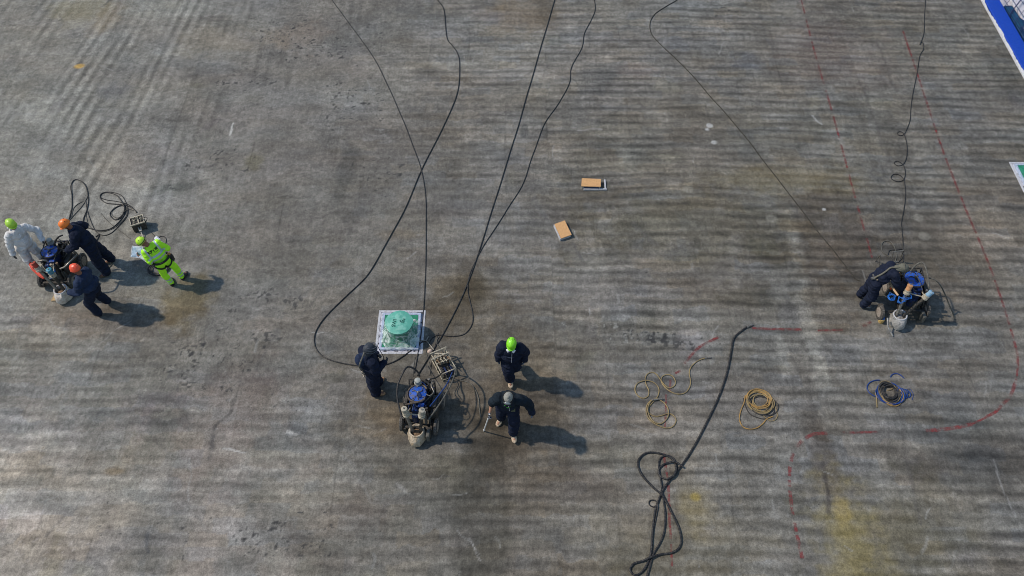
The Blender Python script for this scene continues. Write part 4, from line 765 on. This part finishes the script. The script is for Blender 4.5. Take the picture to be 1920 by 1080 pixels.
def person(label, headpx, fc, P, k=1.0):
    """fc facing (x,y); P pose: directions in the world frame; k body scale. Root goes where the head projects."""
    f = nrm((fc[0], fc[1], 0)); side = V(f.y, -f.x, 0)      # the person's own right
    J = {}; pel = V(0, 0, 0); td = nrm(P.get('torso', (0, 0, 1))); J['pel'] = pel
    sx = nrm(P.get('shoulder', side)); sx = (sx-td*sx.dot(td)).normalized()
    J['waist'] = pel+td*.17*k; J['chest'] = pel+td*.36*k; J['neck'] = pel+td*.52*k
    hd = nrm(P.get('head', td)); J['head'] = J['neck']+hd*.165*k; J['td'] = td; J['sx'] = sx; J['hd'] = hd; J['hf'] = nrm(P.get('look', (f.x, f.y, -.3)))
    for s, q in (('R', 1), ('L', -1)):
        sh = J['neck']-td*.065*k+sx*q*.185*k; el = sh+nrm(P['ua'+s])*.29*k; wr = el+nrm(P['fa'+s])*.26*k
        J['sh'+s] = sh; J['el'+s] = el; J['wr'+s] = wr; J['hd'+s] = nrm(P.get('hand'+s, P['fa'+s]))
        hp = pel+side*q*.095*k-V(0, 0, .05); kn = hp+nrm(P['th'+s])*.43*k; an = kn+nrm(P['sn'+s])*.42*k
        J['hp'+s] = hp; J['kn'+s] = kn; J['an'+s] = an; J['ft'+s] = nrm(P.get('foot'+s, (f.x, f.y, 0)))
    low = min(J['an'+s].z-.09+min(0, J['ft'+s].z)*.18 for s in 'RL')
    for n_, v in J.items():
        if n_ not in ('td', 'sx', 'hd', 'hf', 'hdR', 'hdL', 'ftR', 'ftL'): J[n_] = v-V(0, 0, low)
    g = G(headpx[0], headpx[1], J['head'].z+.06)
    root = thing('person', label, 'person', (g.x-J['head'].x, g.y-J['head'].y, 0)); J['k'] = k; J['f'] = f; J['side'] = side
    return root, J
def hand(mb, J, s, curl=.5):
    k = J['k']; w_ = J['wr'+s]; d = J['hd'+s]; q = 1 if s == 'R' else -1
    pal = (-J['side']*q); pal = (pal-d*pal.dot(d)).normalized() if abs(pal.dot(d)) < .95 else d.orthogonal().normalized()
    ac = d.cross(pal)*q                                     # across the palm, towards the thumb
    if ac.dot(J['f']) < 0 and True: ac = ac if abs(ac.dot(J['f'])) < .2 else -ac
    R = Matrix((ac, pal, d)).transposed()
    mb.ell(w_+d*.045, (.043, .019, .055), R=R, n=12, m=8); mb.cap(w_-d*.03, w_+d*.03, .027, .024, 10)
    for i, (o, l) in enumerate(((.030, .072), (.010, .080), (-.010, .075), (-.030, .060))):
        b = w_+d*.085+ac*o; a1 = curl*.7; a2 = curl*1.7
        m_ = b+(d*math.cos(a1)+pal*math.sin(a1))*l*.5; e = m_+(d*math.cos(a2)+pal*math.sin(a2))*l*.5
        mb.cap(b-d*.02, m_, .0095, .0088, 8); mb.cap(m_, e, .0088, .0075, 8)
    b = w_+d*.03+ac*.034; m_ = b+(d*.6+ac*.75+pal*.35).normalized()*.04; e = m_+(d*.9+ac*.15+pal*.6).normalized()*.032
    mb.cap(b, m_, .013, .011, 8); mb.cap(m_, e, .011, .009, 8); return e
def body(root, J, skin, glove=None, bare=(), curl=(.6, .6)):
    mb = MB(); k = J['k']; h = J['head']; R = frame(J['hd']*.75+V(0, 0, .0001), J['hf'])
    mb.ell(h+J['hd']*.03, (.076*k, .096*k, .105*k), R=R); mb.ell(h-R@V(0, -.02, .055), (.058, .066, .07), R=R); mb.ell(h+R@V(0, .055, -.075), (.034, .03, .026), R=R, n=10, m=7)
    mb.cap(h+R@V(0, .094, .005), h+R@V(0, .112, -.028), .009, .015, 8); mb.ell(h+R@V(0, .085, .025), (.05, .014, .010), R=R, n=10, m=6); mb.ell(h+R@V(0, .084, -.052), (.024, .012, .009), R=R, n=8, m=6)
    for q in (1, -1): mb.ell(h+R@V(.077*q, -.005, -.005), (.010, .02, .032), R=R, n=8, m=6)
    mb.cap(J['neck']-J['td']*.06, h-R@V(0, .01, .03), .062, .055)
    mb.ell(J['chest'], (.155*k, .1*k, .19*k), R=frame(J['td'], J['f'])); mb.cap(J['pel'], J['chest'], .12*k, .12*k)
    for i, s in enumerate('RL'):
        mb.cap(J['neck']-J['td']*.07, J['sh'+s], .06, .055); mb.cap(J['sh'+s], J['el'+s], .050*k, .040*k); mb.cap(J['el'+s], J['wr'+s], .040*k, .027*k); hand(mb, J, s, curl[i])
        mb.cap(J['pel'], J['hp'+s], .1, .095); mb.cap(J['hp'+s], J['kn'+s], .085*k, .055*k); mb.cap(J['kn'+s], J['an'+s], .055*k, .04*k); mb.cap(J['an'+s]-V(0, 0, .01), J['an'+s]+J['ft'+s]*.15-V(0, 0, .045), .038, .03)
    def mf(c):
        m = np.zeros(len(c))
        if glove:
            for s in 'RL':
                if s in bare: continue
                w_ = np.array(J['wr'+s]); d = np.array(J['hd'+s]); r = c-w_; m[(r@d > -.02) & (np.linalg.norm(r, axis=1) < .25)] = 1
        return m
    b = remesh(mb, .0062, [skin]+([glove] if glove else []), 'body', root, 1, matfn=mf)
    for q in (1, -1):
        e = MB(); e.ell(h+R@V(.032*q, .087, .008), .0125, n=10, m=7); e.build('eye', mat('eye', (.04, .03, .025), .2), root)
    return R
def garment(root, J, mats, name='coverall', e=.03, seed=1, top=True, legs=True, sleeves=(1, 1), collar=True, wr=.011, matfn=None, bag=1.0, vox=.0105):
    mb = MB(); k = J['k']; T_ = frame(J['td'], J['f']); td = J['td']
    if top:
        mb.ell(J['chest']+td*.02, (.175*k+e*.6, .115*k+e*.8, .2*k), R=T_); mb.ell(J['waist'], (.15*k+e*bag, .11*k+e*bag, .17*k), R=T_)
        mb.ell(J['chest']+td*.08-J['f']*.02, (.15*k+e*.5, .1*k+e*.6, .12*k), R=T_)
        for i, s in enumerate('RL'):
            mb.cap(J['neck']-td*.055, J['sh'+s], .065+e*.4, .058+e*.7)
            L = sleeves[i]; el = J['el'+s]; wr_ = J['wr'+s]
            mb.cap(J['sh'+s], el, .058*k+e*.75, .048*k+e*.7)
            if L >= 1: mb.cap(el, wr_-(wr_-el)*.04, .050*k+e*.7, .036*k+e*.55)
            elif L > .5: mb.cap(el, el+(wr_-el)*(L-.5), .05*k+e*.6, .048*k+e*.5)
        if collar: mb.tube([J['neck']+T_@V(.085*math.cos(a), .075*math.sin(a)+.0, .0+.01*math.sin(a)) for a in (2*math.pi*i/14 for i in range(14))], .026, 8, closed=True)
    if legs:
        mb.ell(J['pel']-V(0, 0, .02), (.16*k+e*.7, .125*k+e*.8, .15*k), R=frame(J['td']*.6+V(0, 0, .6), J['f']))
        if top: mb.cap(J['pel'], J['waist'], .125*k+e*.7, .115*k+e*bag)
        for s in 'RL':
            mb.cap(J['hp'+s], J['kn'+s], .093*k+e*.8, .066*k+e*.8); an = J['an'+s]; kn = J['kn'+s]
            mb.cap(kn, an+(kn-an)*.06, .064*k+e*.8, .053*k+e*.75)
    return remesh(mb, vox, mats, name, root, 2, wr, 9, seed, matfn)
def boots(root, J, m, sz=1.0):
    for s in 'RL':
        a = J['an'+s]; d = J['ft'+s]; up = frame((0, 0, 1) if abs(d.z) < .9 else J['f'], d) if abs(d.z) < .3 else frame(d.orthogonal(), d)
        z = (V(0, 0, 1)-d*d.z).normalized(); x = d.cross(z); R = Matrix((x, d, z)).transposed(); mb = MB()
        mb.ell(a-z*.052+d*.015, (.052*sz, .07*sz, .042), R=R); mb.ell(a-z*.058+d*.13, (.053*sz, .085*sz, .034), R=R); mb.cap(a+(J['kn'+s]-a)*.12, a-z*.03, .056*sz, .05*sz); mb.ell(a-z*.04+d*.07, (.048*sz, .07*sz, .048), R=R)
        remesh(mb, .009, [m], 'boot', root, 2, .004, 16, 3)
def helmet(root, J, R, color, name='hard_hat', strap=False, size=1.0, stripe=None):
    m = mat('helmet_'+name+str(color), color, .38, var=.06, scale=12, spec=.5, dirt=tuple(c*.6 for c in color), dirt_amt=.35); h = J['head']+R@V(0, -.0, .045); n = 28; P = []; prof = [(1.0, -.005), (1.0, .02), (.97, .05), (.88, .085), (.7, .115), (.42, .135), (.15, .142)]
    mb = MB()
    for j, (r, z) in enumerate(prof):
        for i in range(n):
            a = 2*math.pi*i/n; rg = .004 if (j > 1 and abs(math.cos(a)) < .25) else 0
            P.append(h+R@V(.108*size*r*math.cos(a), .134*size*r*math.sin(a), (z+rg)*size))
    P.append(h+R@V(0, 0, .146*size)); F = [(j*n+i, j*n+(i+1) % n, (j+1)*n+(i+1) % n, (j+1)*n+i) for j in range(len(prof)-1) for i in range(n)]+[((len(prof)-1)*n+i, (len(prof)-1)*n+(i+1) % n, len(P)-1) for i in range(n)]
    mb.add(P, F); hh = mb.build(name, m, root); so = hh.modifiers.new('s', 'SOLIDIFY'); so.thickness = .006; so.offset = -1
    mb = MB(); P = []
    for i in range(17):
        a = math.pi*(.12+.76*i/16); w_ = 1+.27*math.sin(a)**2
        P += [h+R@V(.107*size*math.cos(a), .133*size*math.sin(a), .003), h+R@V(.113*size*w_*math.cos(a)*.95, .134*size*w_*math.sin(a), -.012)]
    mb.add(P, [(2*i, 2*i+1, 2*i+3, 2*i+2) for i in range(16)]); br = mb.build('brim', m, hh); so = br.modifiers.new('s', 'SOLIDIFY'); so.thickness = .006
    for q in (1, -1): MB().box(h+R@V(.055*q, -.06, .112*size), (.012, .045, .008), R=R).build('vent', BLK(), hh)
    if strap: MB().tube([h+R@V(.111*size*math.cos(a), .137*size*math.sin(a), .026+.012*math.sin(a)) for a in (2*math.pi*i/28 for i in range(28))], .010, 6, closed=True).build('goggle_strap', BLK(), hh)
    return hh
def chin(root, J, R):
    MB().tube(spline([J['head']+R@V(.08, 0, .02), J['head']+R@V(.06, .05, -.08), J['head']+R@V(0, .08, -.105), J['head']+R@V(-.06, .05, -.08), J['head']+R@V(-.08, 0, .02)], .02), .006, 6).build('chin_strap', BLK(), root)
def surf_pt(o, p, d):  # drop a point onto a child mesh along d (all in the root's frame)
    hit, loc, no, _ = o.ray_cast(p, d); return (loc, no) if hit else (p+d*.1, -d)

# 1 man in white overalls
root, J = person('person in a translucent white suit and lime helmet holding the left machine', (20, 419), (.75, -.65), dict(torso=(.12, -.02, 1), head=(.05, -.12, 1), look=(.75, -.5, -.55), uaR=(-.32, -.2, -1), faR=(-.02, -.35, -1), uaL=(.75, .25, -.75), faL=(.35, -.55, -.55), thR=(.02, -.1, -1), snR=(.05, .05, -1), thL=(.15, .05, -1), snL=(.0, .02, -1)), 1.02)
R = body(root, J, SKIND(), GLOVE()); g_ = garment(root, J, [WHITE_SUIT()], 'coverall', .045, 1, wr=.02, bag=1.4); boots(root, J, mat('red_boot', (.4, .06, .04), .6)); helmet(root, J, R, (.36, .62, .05))
mb = MB(); T_ = frame(J['td'], J['f']); mb.ell(J['neck']+T_@V(0, -.1, .03), (.1, .07, .09), R=T_); mb.tube([J['head']+R@V(.1*math.cos(a), .09*math.sin(a)-.03, -.09) for a in (math.pi+.3+i*(math.pi-.6)/10 for i in range(11))], .03, 8); remesh(mb, .01, [WHITE_SUIT()], 'hood', root, 2, .012, 10, 4)
MB().tube([surf_pt(g_, J['neck']+J['f']*.5-J['td']*t, -J['f'])[0]+J['f']*.003 for t in (.08, .16, .24, .32, .4, .5)], .006, 6).build('zip', mat('pale_zip', (.7, .7, .72), .5), root)
# 2 orange helmet, navy overalls, leaning in from the right
root, J = person('tall person in dark navy overalls and orange helmet leaning towards the left machine', (123, 419), (-.85, -.45), dict(torso=(-.38, .05, 1), head=(-.35, -.15, .9), look=(-.8, -.45, -.5), uaR=(.35, .72, -.75), faR=(-.55, -.1, -.6), uaL=(-.3, -.35, -.9), faL=(-.7, -.05, -.5), thR=(.18, .25, -1), snR=(.28, .12, -1), thL=(.02, -.12, -1), snL=(.2, -.08, -1)), 1.04)
R = body(root, J, SKIND(), GLOVE()); garment(root, J, [NAVY()], 'coverall', .075, 2, wr=.024, bag=1.3); boots(root, J, mat('brown_boot', (.12, .08, .05), .8)); helmet(root, J, R, (.85, .20, .025)); chin(root, J, R)
MB().tube([J['neck']+frame(J['td'], J['f'])@V(.09*math.cos(a), .08*math.sin(a), .02) for a in (2*math.pi*i/14 for i in range(14))], .03, 8, closed=True).build('scarf', NAVY2(), root)
# 3 red helmet, crouching at the pot
root, J = person('crouching person in faded navy jacket and coral red helmet beside the left machine', (142, 504), (-.95, .25), dict(torso=(-.12, .02, 1), head=(-.22, .12, .9), look=(-.8, .35, -.6), shoulder=(.2, .95, 0), uaR=(-.45, .3, -.8), faR=(-.8, .1, -.45), uaL=(-.3, -.25, -.95), faL=(-.95, .15, -.35), thR=(-.35, .20, -.85), snR=(.34, .10, -.9), thL=(-.42, -.10, -.85), snL=(.26, -.05, -.95)), .95)
R = body(root, J, SKIND(), GLOVE())
zt = J['pel'].z+.04
garment(root, J, [NAVY2()], 'jacket', .075, 3, legs=False, wr=.024, bag=1.5); garment(root, J, [NAVY()], 'trousers', .06, 5, top=False, wr=.016); boots(root, J, BLACKB()); helmet(root, J, R, (.80, .09, .035)); chin(root, J, R)
# 4 hi-vis worker with his back turned
root, J = person('person in bright yellow hi-vis clothing with a black harness, back to the camera, holding papers', (268, 452), (-.62, .78), dict(torso=(-.36, .16, .95), head=(-.62, .02, .75), look=(-.75, .25, -.45), uaR=(.62, .1, -.75), faR=(-.75, .6, .1), uaL=(.25, -.40, -.85), faL=(-.75, .25, .35), thR=(.24, .16, -1), snR=(.14, .0, -1), thL=(-.02, -.1, -1), snL=(.20, .02, -1), footR=(.3, .8, 0), footL=(-.3, .9, 0)), .90)
R = body(root, J, SKIND(), None, curl=(.9, .9))
T_ = frame(J['td'], J['f']); Ti = np.array(T_.transposed()); pv = np.array(J['pel'])
def vest(c):
    q = (c-pv)@Ti.T; z = q[:, 2]; x = np.abs(q[:, 0]); y = q[:, 1]; m = np.zeros(len(c))
    nar = x < .235
    m[(z > .105) & (z < .15) & nar] = 1; m[(z > .205) & (z < .25) & nar] = 1
    m[(z >= .25) & (x > .125) & (x < .168)] = 1
    m[(z > .47) & (x > .10) & (x < .168) & False] = 1
    el = [np.array(J['sh'+s]+(J['el'+s]-J['sh'+s])*.75) for s in 'RL']
    return m
jk = garment(root, J, [HIVIS(), REFL()], 'hi_vis_jacket', .05, 4, legs=False, sleeves=(.75, .55), wr=.014, matfn=vest, bag=1.1, vox=.009)
mb = MB()
for s in 'RL': mb.cap(J['el'+s]+(J['wr'+s]-J['el'+s])*.1, J['wr'+s]-(J['wr'+s]-J['el'+s])*.06, .052, .042)
mb1 = MB(); mb1.cap(J['elR']+(J['wrR']-J['elR'])*.2, J['wrR'], .052, .042); remesh(mb1, .009, [mat('white_sleeve', (.6, .62, .64), .8)], 'sleeve', root, 1, .008, 12)
mb1 = MB(); mb1.cap(J['elL']+(J['wrL']-J['elL'])*.1, J['wrL'], .056, .042); remesh(mb1, .009, [mat('white_sleeve', (.6, .62, .64), .8)], 'sleeve', root, 1, .008, 12)
def legm(c):
    m = np.zeros(len(c))
    for s in 'RL':
        a = np.array(J['an'+s]); kn = np.array(J['kn'+s]); d = kn-a; l = np.linalg.norm(d); d = d/l; r = c-a; t = r@d; near = np.linalg.norm(r-np.outer(t, d), axis=1) < .14
        m[near & (t > .07) & (t < .115)] = 1; m[near & (t > .16) & (t < .205)] = 1
    return m
garment(root, J, [HIVIS(), REFL()], 'hi_vis_trousers', .03, 6, top=False, wr=.012, matfn=legm, vox=.0095); boots(root, J, BLACKB(), 1.15); helmet(root, J, R, (.46, .78, .04), strap=True)
bk = MB()
hr = thing('tmp', 'x', 'x'); bpy.data.objects.remove(hr)
mb = MB(); c0 = J['pel']+J['td']*.04; Tp = frame(J['td']*.5+V(0, 0, .6), J['f'])
mb.tube([c0+Tp@V(.205*math.cos(a), .172*math.sin(a), 0) for a in (2*math.pi*i/30 for i in range(30))], .026, 8, closed=True); hb = mb.build('harness_belt', BLK(), root)
for s in 'RL':
    q = J['hp'+s]+(J['kn'+s]-J['hp'+s])*.28; Tq = frame(J['kn'+s]-J['hp'+s], J['f']); MB().tube([q+Tq@V(.124*math.cos(a), .124*math.sin(a), .05*math.cos(a)*(1 if s == 'R' else -1)) for a in (2*math.pi*i/22 for i in range(22))], .018, 7, closed=True).build('leg_strap', BLK(), hb)
mb = MB(); mb.ell(J['pel']+J['side']*.22-V(0, 0, .04), (.05, .07, .09)); mb.box(J['pel']+J['side']*.24-V(0, 0, .13), (.04, .09, .14)); mb.build('tool_pouch', BLK(), hb)
MB().box(J['pel']+J['side']*.2+V(0, 0, .06), (.06, .07, .05)).build('buckle', mat('orange_buckle', (.6, .25, .08), .5), hb)
INKG = mat('dark_print', (.01, .03, .015), .8)
def decal(txt, size, x, z, bold=.0):
    me_o = text_obj(txt, size, INKG, root, Matrix.Identity(4), 'lettering', 0.0, bold); me = me_o.data
    for v in me.vertices:
        p = J['pel']+T_@V(-(v.co.x+x)*-1, -.6, v.co.y+z); loc, no = surf_pt(jk, p, T_@V(0, 1, 0)); v.co = loc+no*.004
    return me_o
decal('KBT', .092, -.045, .375, .005)
def shape(pts, nm):
    mb = MB(); mb.add([(p[0], p[1], 0) for p in pts], [tuple(range(len(pts)))]); o = mb.build(nm, INKG, root, smooth=False)
    for v in o.data.vertices:
        loc, no = surf_pt(jk, J['pel']+T_@V(v.co.x, -.6, v.co.y), T_@V(0, 1, 0)); v.co = loc+no*.004
    return o
shape([(-.13, .318), (-.05, .316), (.03, .316), (.11, .318), (.11, .325), (.03, .323), (-.05, .323), (-.13, .325)], 'underline')
for q in range(4):
    a = q*math.pi/2+.8; cx, cz = .085+.022*math.cos(a), .385+.022*math.sin(a)
    shape([(cx+.017*math.cos(b), cz+.017*math.sin(b)) for b in (2*math.pi*i/10 for i in range(10))], 'emblem')
lm = MB(); lp = J['wrL']; hp_ = lp+nrm(J['hdL'])*.08
pc = hp_+V(-.03, .08, .03)
pr = thing('paper_pack', 'pale blue papers in clear plastic held by the hi-vis worker', 'papers', root.location+pc, 0)
RP = frame((.12, -.55, .85), (.05, .95, .3)); n = 9; P = []
for j in range(n):
    for i in range(n):
        u, v = (i/(n-1)-.5)*.23, (j/(n-1)-.5)*.25; P.append(RP@V(u, v, .018*mnoise.noise(V(u*14, v*14, 2))))
mb = MB(); mb.add(P, [(j*n+i, j*n+i+1, (j+1)*n+i+1, (j+1)*n+i) for j in range(n-1) for i in range(n-1)]); o = mb.build('sheet', mat('blue_white_paper', (.40, .52, .62), .35, var=.3, scale=9, spec=.6, dirt=(.75, .78, .8), dirt_amt=.6), pr); so = o.modifiers.new('s', 'SOLIDIFY'); so.thickness = .008
mb = MB(); strip_frame(mb, -.125, .125, -.135, .135, .012, -.004, .006)
mb.v = [tuple(RP@Vector(p)) for p in mb.v]; mb.build('plastic_edge', mat('white_film_edge', (.7, .72, .74), .3), pr)
wp = thing('rag', 'small white crumpled rag at the right shoulder of the hi-vis worker', 'rag', root.location+J['neck']+V(.12, .22, .0)); mb = MB(); mb.ell((0, 0, 0), (.06, .05, .05)); mb.ell((.04, -.02, .01), (.05, .03, .04)); mb.ell((-.03, .03, -.03), (.04, .04, .04)); remesh(mb, .008, [mat('white_rag', (.7, .72, .78), .8)], 'cloth', wp, 1, .02, 16, 2)
# 5 hooded worker by the hatch
root, J = person('person in navy overalls with a grey hooded blasting helmet standing by the square hatch', (691, 653), (.8, .55), dict(torso=(.06, .0, 1), head=(.28, .16, .9), look=(.8, .5, -.35), uaR=(.22, -.18, -1), faR=(.55, .5, .25), uaL=(.25, .3, -1), faL=(.5, -.25, .3), thR=(-.04, -.12, -1), snR=(.02, -.05, -1), thL=(.22, .05, -1), snL=(.08, .05, -1), footL=(.55, .8, 0), footR=(.95, .1, 0)), .96)
body(root, J, SKIND(), GLOVE(), curl=(1.0, 1.0)); garment(root, J, [NAVY()], 'coverall', .085, 7, wr=.024, bag=1.6); boots(root, J, mat('ochre_boot', (.42, .24, .12), .8, dirt=(.2, .12, .07)))
R = frame(J['hd'], J['hf']); h = J['head']; GH = mat('grey_blasting_helmet', (.035, .042, .055), .6, var=.25, bump=.4, bscale=20)
mb = MB(); mb.ell(h+R@V(0, 0, .03), (.115, .14, .135), R=R); mb.ell(h+R@V(0, .07, .0), (.10, .10, .10), R=R); mb.cap(h-R@V(0, .02, .1), h, .1, .1); hl = remesh(mb, .01, [GH], 'blasting_helmet', root, 2, .006, 9, 1)
for t in (-.02, .045, .1): MB().tube([h+R@V((.125-.3*abs(t))*math.cos(a), (.155-.35*abs(t))*math.sin(a)+.02, .03+t) for a in (2*math.pi*i/24 for i in range(24))], .007, 6, closed=True).build('helmet_band', mat('grey_band', (.09, .1, .12), .5), hl)
MB().ell(h+R@V(0, .155, .0), (.07, .03, .055), R=R).build('visor', mat('dark_visor', (.02, .025, .03), .1, spec=.8), hl)
mb = MB(); mb.ell(J['neck']-J['f']*.16-J['td']*.10+J['side']*-.02, (.13, .13, .17)); mb.ell(J['neck']-J['f']*.13-J['td']*.2, (.12, .1, .12)); mb.ell(J['neck']-J['f']*.08, (.12, .1, .08)); remesh(mb, .011, [NAVY2()], 'hood', root, 2, .016, 9, 6)
def back(t, off, lat=0): return J['pel']+J['td']*t-J['f']*off+J['side']*lat
MB().tube(spline([h+R@V(.03, -.12, .0), back(.5, .27, .14), back(.35, .25, .14), back(.2, .20, .12), back(.1, .19, .1)], .03), .018, 8).build('air_hose', GREYH(), root)
mb = MB(); mb.box(back(.08, .19, .1), (.07, .06, .05)); mb.cyl(back(.06, .2, .04), back(.04, .22, .18), .02); mb.build('hose_fitting', STEEL(), root)
wnd = thing('wand', 'thin rod held upright by the hooded worker', 'rod', root.location+(J['wrL']+J['wrR'])/2+J['f']*.05)
MB().tube([(0, 0, -.1), (.02, .02, .0), (-.09, .12, .28)], .008, 6).build('rod', RUB(), wnd)
# 6 walker with lime helmet and respirator
root, J = person('walking person in navy overalls with lime green helmet and white respirator filters', (959, 642), (-.06, -1), dict(torso=(.03, -.10, 1), head=(0, -.35, 1), look=(-.1, -.8, -.75), uaR=(-.30, .1, -1), faR=(-.12, -.12, -1), uaL=(.42, .2, -.9), faL=(.0, -.22, -1), thR=(.10, -.36, -1), snR=(.10, .12, -1), thL=(.05, .02, -1), snL=(.0, .85, -.75), footL=(0, -.5, -.85), footR=(.05, -1, 0)), .94)
R = body(root, J, SKIND(), GGLOVE()); g_ = garment(root, J, [NAVY()], 'coverall', .085, 8, wr=.024, bag=1.4); boots(root, J, BOOT(), 1.15); helmet(root, J, R, (.24, .72, .02), strap=False)
h = J['head']
mk = MB(); mk.ell(h+R@V(0, .105, -.04), (.045, .04, .045), R=R); mk_ = mk.build('respirator', BLK(), root)
for q in (1, -1): MB().cone(h+R@V(.04*q, .13, -.04), h+R@V(.085*q, .155, -.045), .036, .04, 14).build('filter', mat('white_filter', (.8, .8, .8), .6, var=.05), mk_)
MB().box(h+R@V(0, .105, .02), (.13, .03, .045), R=R).build('goggles', mat('grey_goggles', (.3, .34, .36), .2), root)
def zipline(g_, ts, m, w_=.006, lat=lambda t: 0):
    pts = [surf_pt(g_, J['pel']+J['td']*t+J['f']*.6+J['side']*lat(t), -J['f'])[0]+J['f']*.004 for t in ts]; MB().tube(pts, w_, 6).build('zip', m, root)
zipline(g_, [.12, .18, .24, .3, .36, .42, .46], mat('silver_zip', (.35, .37, .42), .4), .006, lambda t: -.03+.02*t)
mb = MB(); mb.tube([surf_pt(g_, J['pel']+J['td']*.27+J['f']*.6+J['side']*x, -J['f'])[0]+J['f']*.003 for x in (-.12, -.07, -.03, .02, .07)], .004, 5); mb.build('pocket_seam', mat('slate_seam', (.06, .08, .12), .7), root)
# 7 walker with the lance
root, J = person('striding person in grey cap and short-sleeved dark overalls carrying a thin lance', (953, 743), (-.12, -1), dict(torso=(.05, -.30, 1), head=(-.05, -.55, .85), look=(-.15, -.7, -.9), uaR=(-.46, .05, -.85), faR=(-.20, -.42, -.8), uaL=(.72, .12, -.72), faL=(.28, -.3, -.95), thR=(-.08, .08, -1), snR=(-.02, .28, -.95), thL=(.08, -.38, -1), snL=(-.02, -.10, -1), footR=(-.45, -.85, -.25), footL=(.12, -1, 0)), 1.05)
R = body(root, J, SKIN(), GGLOVE(), curl=(1.3, .6)); g_ = garment(root, J, [DARK(), NAVY()], 'coverall', .07, 9, sleeves=(.5, 1), wr=.022, bag=1.3, matfn=lambda c: (c[:, 2] < J['pel'].z+.1)*1); boots(root, J, BOOT(), 1.2)
h = J['head']; CAPM = mat('grey_knit_cap', (.26, .26, .23), .9, var=.25, scale=30, bump=.6, bscale=60)
mb = MB(); mb.ell(h+R@V(0, -.015, .06), (.095, .115, .095), R=R); mb.ell(h+R@V(0, -.02, .155), (.03, .03, .03), R=R); mb.ell(h+R@V(0, .095, .045), (.082, .05, .02), R=R); cp = remesh(mb, .008, [CAPM], 'cap', root, 2, .004, 12, 1)
MB().tube([h+R@V(.102*math.cos(a), .125*math.sin(a)-.01, .065+.02*math.sin(a)) for a in (2*math.pi*i/26 for i in range(26))], .011, 6, closed=True).build('goggle_band', BLK(), cp)
MB().ell(h+R@V(0, .105, .088), (.065, .03, .035), R=R).build('goggles', mat('smoke_goggle', (.16, .19, .2), .15, spec=.8), cp)
T_ = frame(J['td'], J['f']); mb = MB(); pts = [(-.075, .50), (.07, .50), (.05, .41), (.01, .31), (-.03, .41)]; P = []
for (x, z) in pts: loc, no = surf_pt(g_, J['pel']+T_@V(-x, .6, z-.03), T_@V(0, -1, 0)); P.append(loc+no*.006)
mb.add(P, [tuple(range(5))]); mb.build('green_shirt', mat('bright_green_shirt', (.12, .6, .08), .8), root, smooth=False)
zipline(g_, [.14, .2, .26, .32, .38, .42], mat('silver_zip', (.35, .37, .42), .4), .006, lambda t: -.04-.12*(.3-t))
MB().box(surf_pt(g_, J['pel']+J['td']*.1+J['f']*.6-J['side']*.13, -J['f'])[0], (.09, .02, .14)).build('pocket_patch', mat('olive_patch', (.10, .11, .07), .8), root)
MB().tube([J['elR']-(J['elR']-J['shR'])*.0, J['elR']-(J['elR']-J['shR'])*.1], .066, 10).build('sleeve_cuff', mat('purple_cuff', (.08, .03, .06), .8), root)
hc_ = root.location+J['wrR']+nrm(J['hdR'])*.07; tip = G(907, 808, .02); ln = thing('lance', 'thin silver pressure lance pointing down from the striding worker', 'lance', hc_)
d_ = tip-hc_; mb = MB(); mb.tube([(-d_)*.12, (0, 0, 0), d_*.93], .015, 8); mb.build('tube', mat('pale_lance_steel', (.68, .68, .66), .45), ln); MB().cone(d_*.92, d_, .02, .012, 10).build('nozzle', mat('pale_nozzle', (.7, .7, .68), .4), ln)
MB().cyl(-d_*.1, d_*.08, .018, 8).build('grip', RUB(), ln)
# 8 worker bending over the right machine
root, J = person('navy-clad person bending over the right machine, grey air hose along the back', (1693, 500), (.96, -.1), dict(torso=(.70, .12, .60), head=(.9, -.1, .35), look=(.75, -.2, -.7), shoulder=(-.15, -1, 0), uaR=(.35, -.35, -.85), faR=(.8, -.1, -.5), uaL=(-.25, .25, -.75), faL=(.75, .1, -.35), thR=(.08, -.20, -1), snR=(-.26, -.02, -.95), thL=(.04, .12, -1), snL=(-.28, .03, -.95)), .90)
R = body(root, J, SKIND(), GLOVE()); g_ = garment(root, J, [NAVY()], 'coverall', .072, 10, wr=.026, bag=1.4); boots(root, J, mat('grey_boot', (.2, .2, .2), .7))
h = J['head']; R = frame(J['hd'], J['hf']); mb = MB(); mb.ell(h+R@V(0, 0, .03), (.11, .125, .12), R=R); mb.cap(h-R@V(0, .02, .1), h, .09, .1); hl = remesh(mb, .01, [mat('khaki_blasting_hood', (.12, .12, .095), .7, var=.3)], 'blasting_helmet', root, 2, .008, 10, 1)
MB().ell(h+R@V(0, .115, .0), (.065, .03, .05), R=R).build('visor', mat('dark_visor', (.02, .025, .03), .1, spec=.8), hl)
MB().tube([h+R@V(.118*math.cos(a), .13*math.sin(a), .06) for a in (2*math.pi*i/24 for i in range(24))], .01, 6, closed=True).build('helmet_band', GREYH(), hl)
td = J['td']; up = (V(0, 0, 1)-td*td.z).normalized()
def bp(t, lat, hgt=.6): loc, no = surf_pt(g_, J['pel']+td*t+J['side']*lat+up*hgt, -up); return loc+up*.02
MB().tube(spline([h+R@V(0, -.02, .14), h+up*.13-td*.06, bp(.42, .0), bp(.32, .04), bp(.2, .07), bp(.08, .06), bp(.0, .05)], .03), .021, 8).build('air_hose', mat('khaki_hose', (.14, .13, .10), .7), root)
mb = MB(); b0 = bp(.0, .05); mb.box(b0, (.12, .05, .04)); mb.box(b0+V(.0, .06, .0), (.03, .12, .03)); mb.cyl(b0+V(-.08, 0, .01), b0+V(.08, .02, .03), .016); mb.ell(b0+V(.06, -.05, .01), .025, n=8, m=6); mb.build('belt_valve', STEEL(), root)
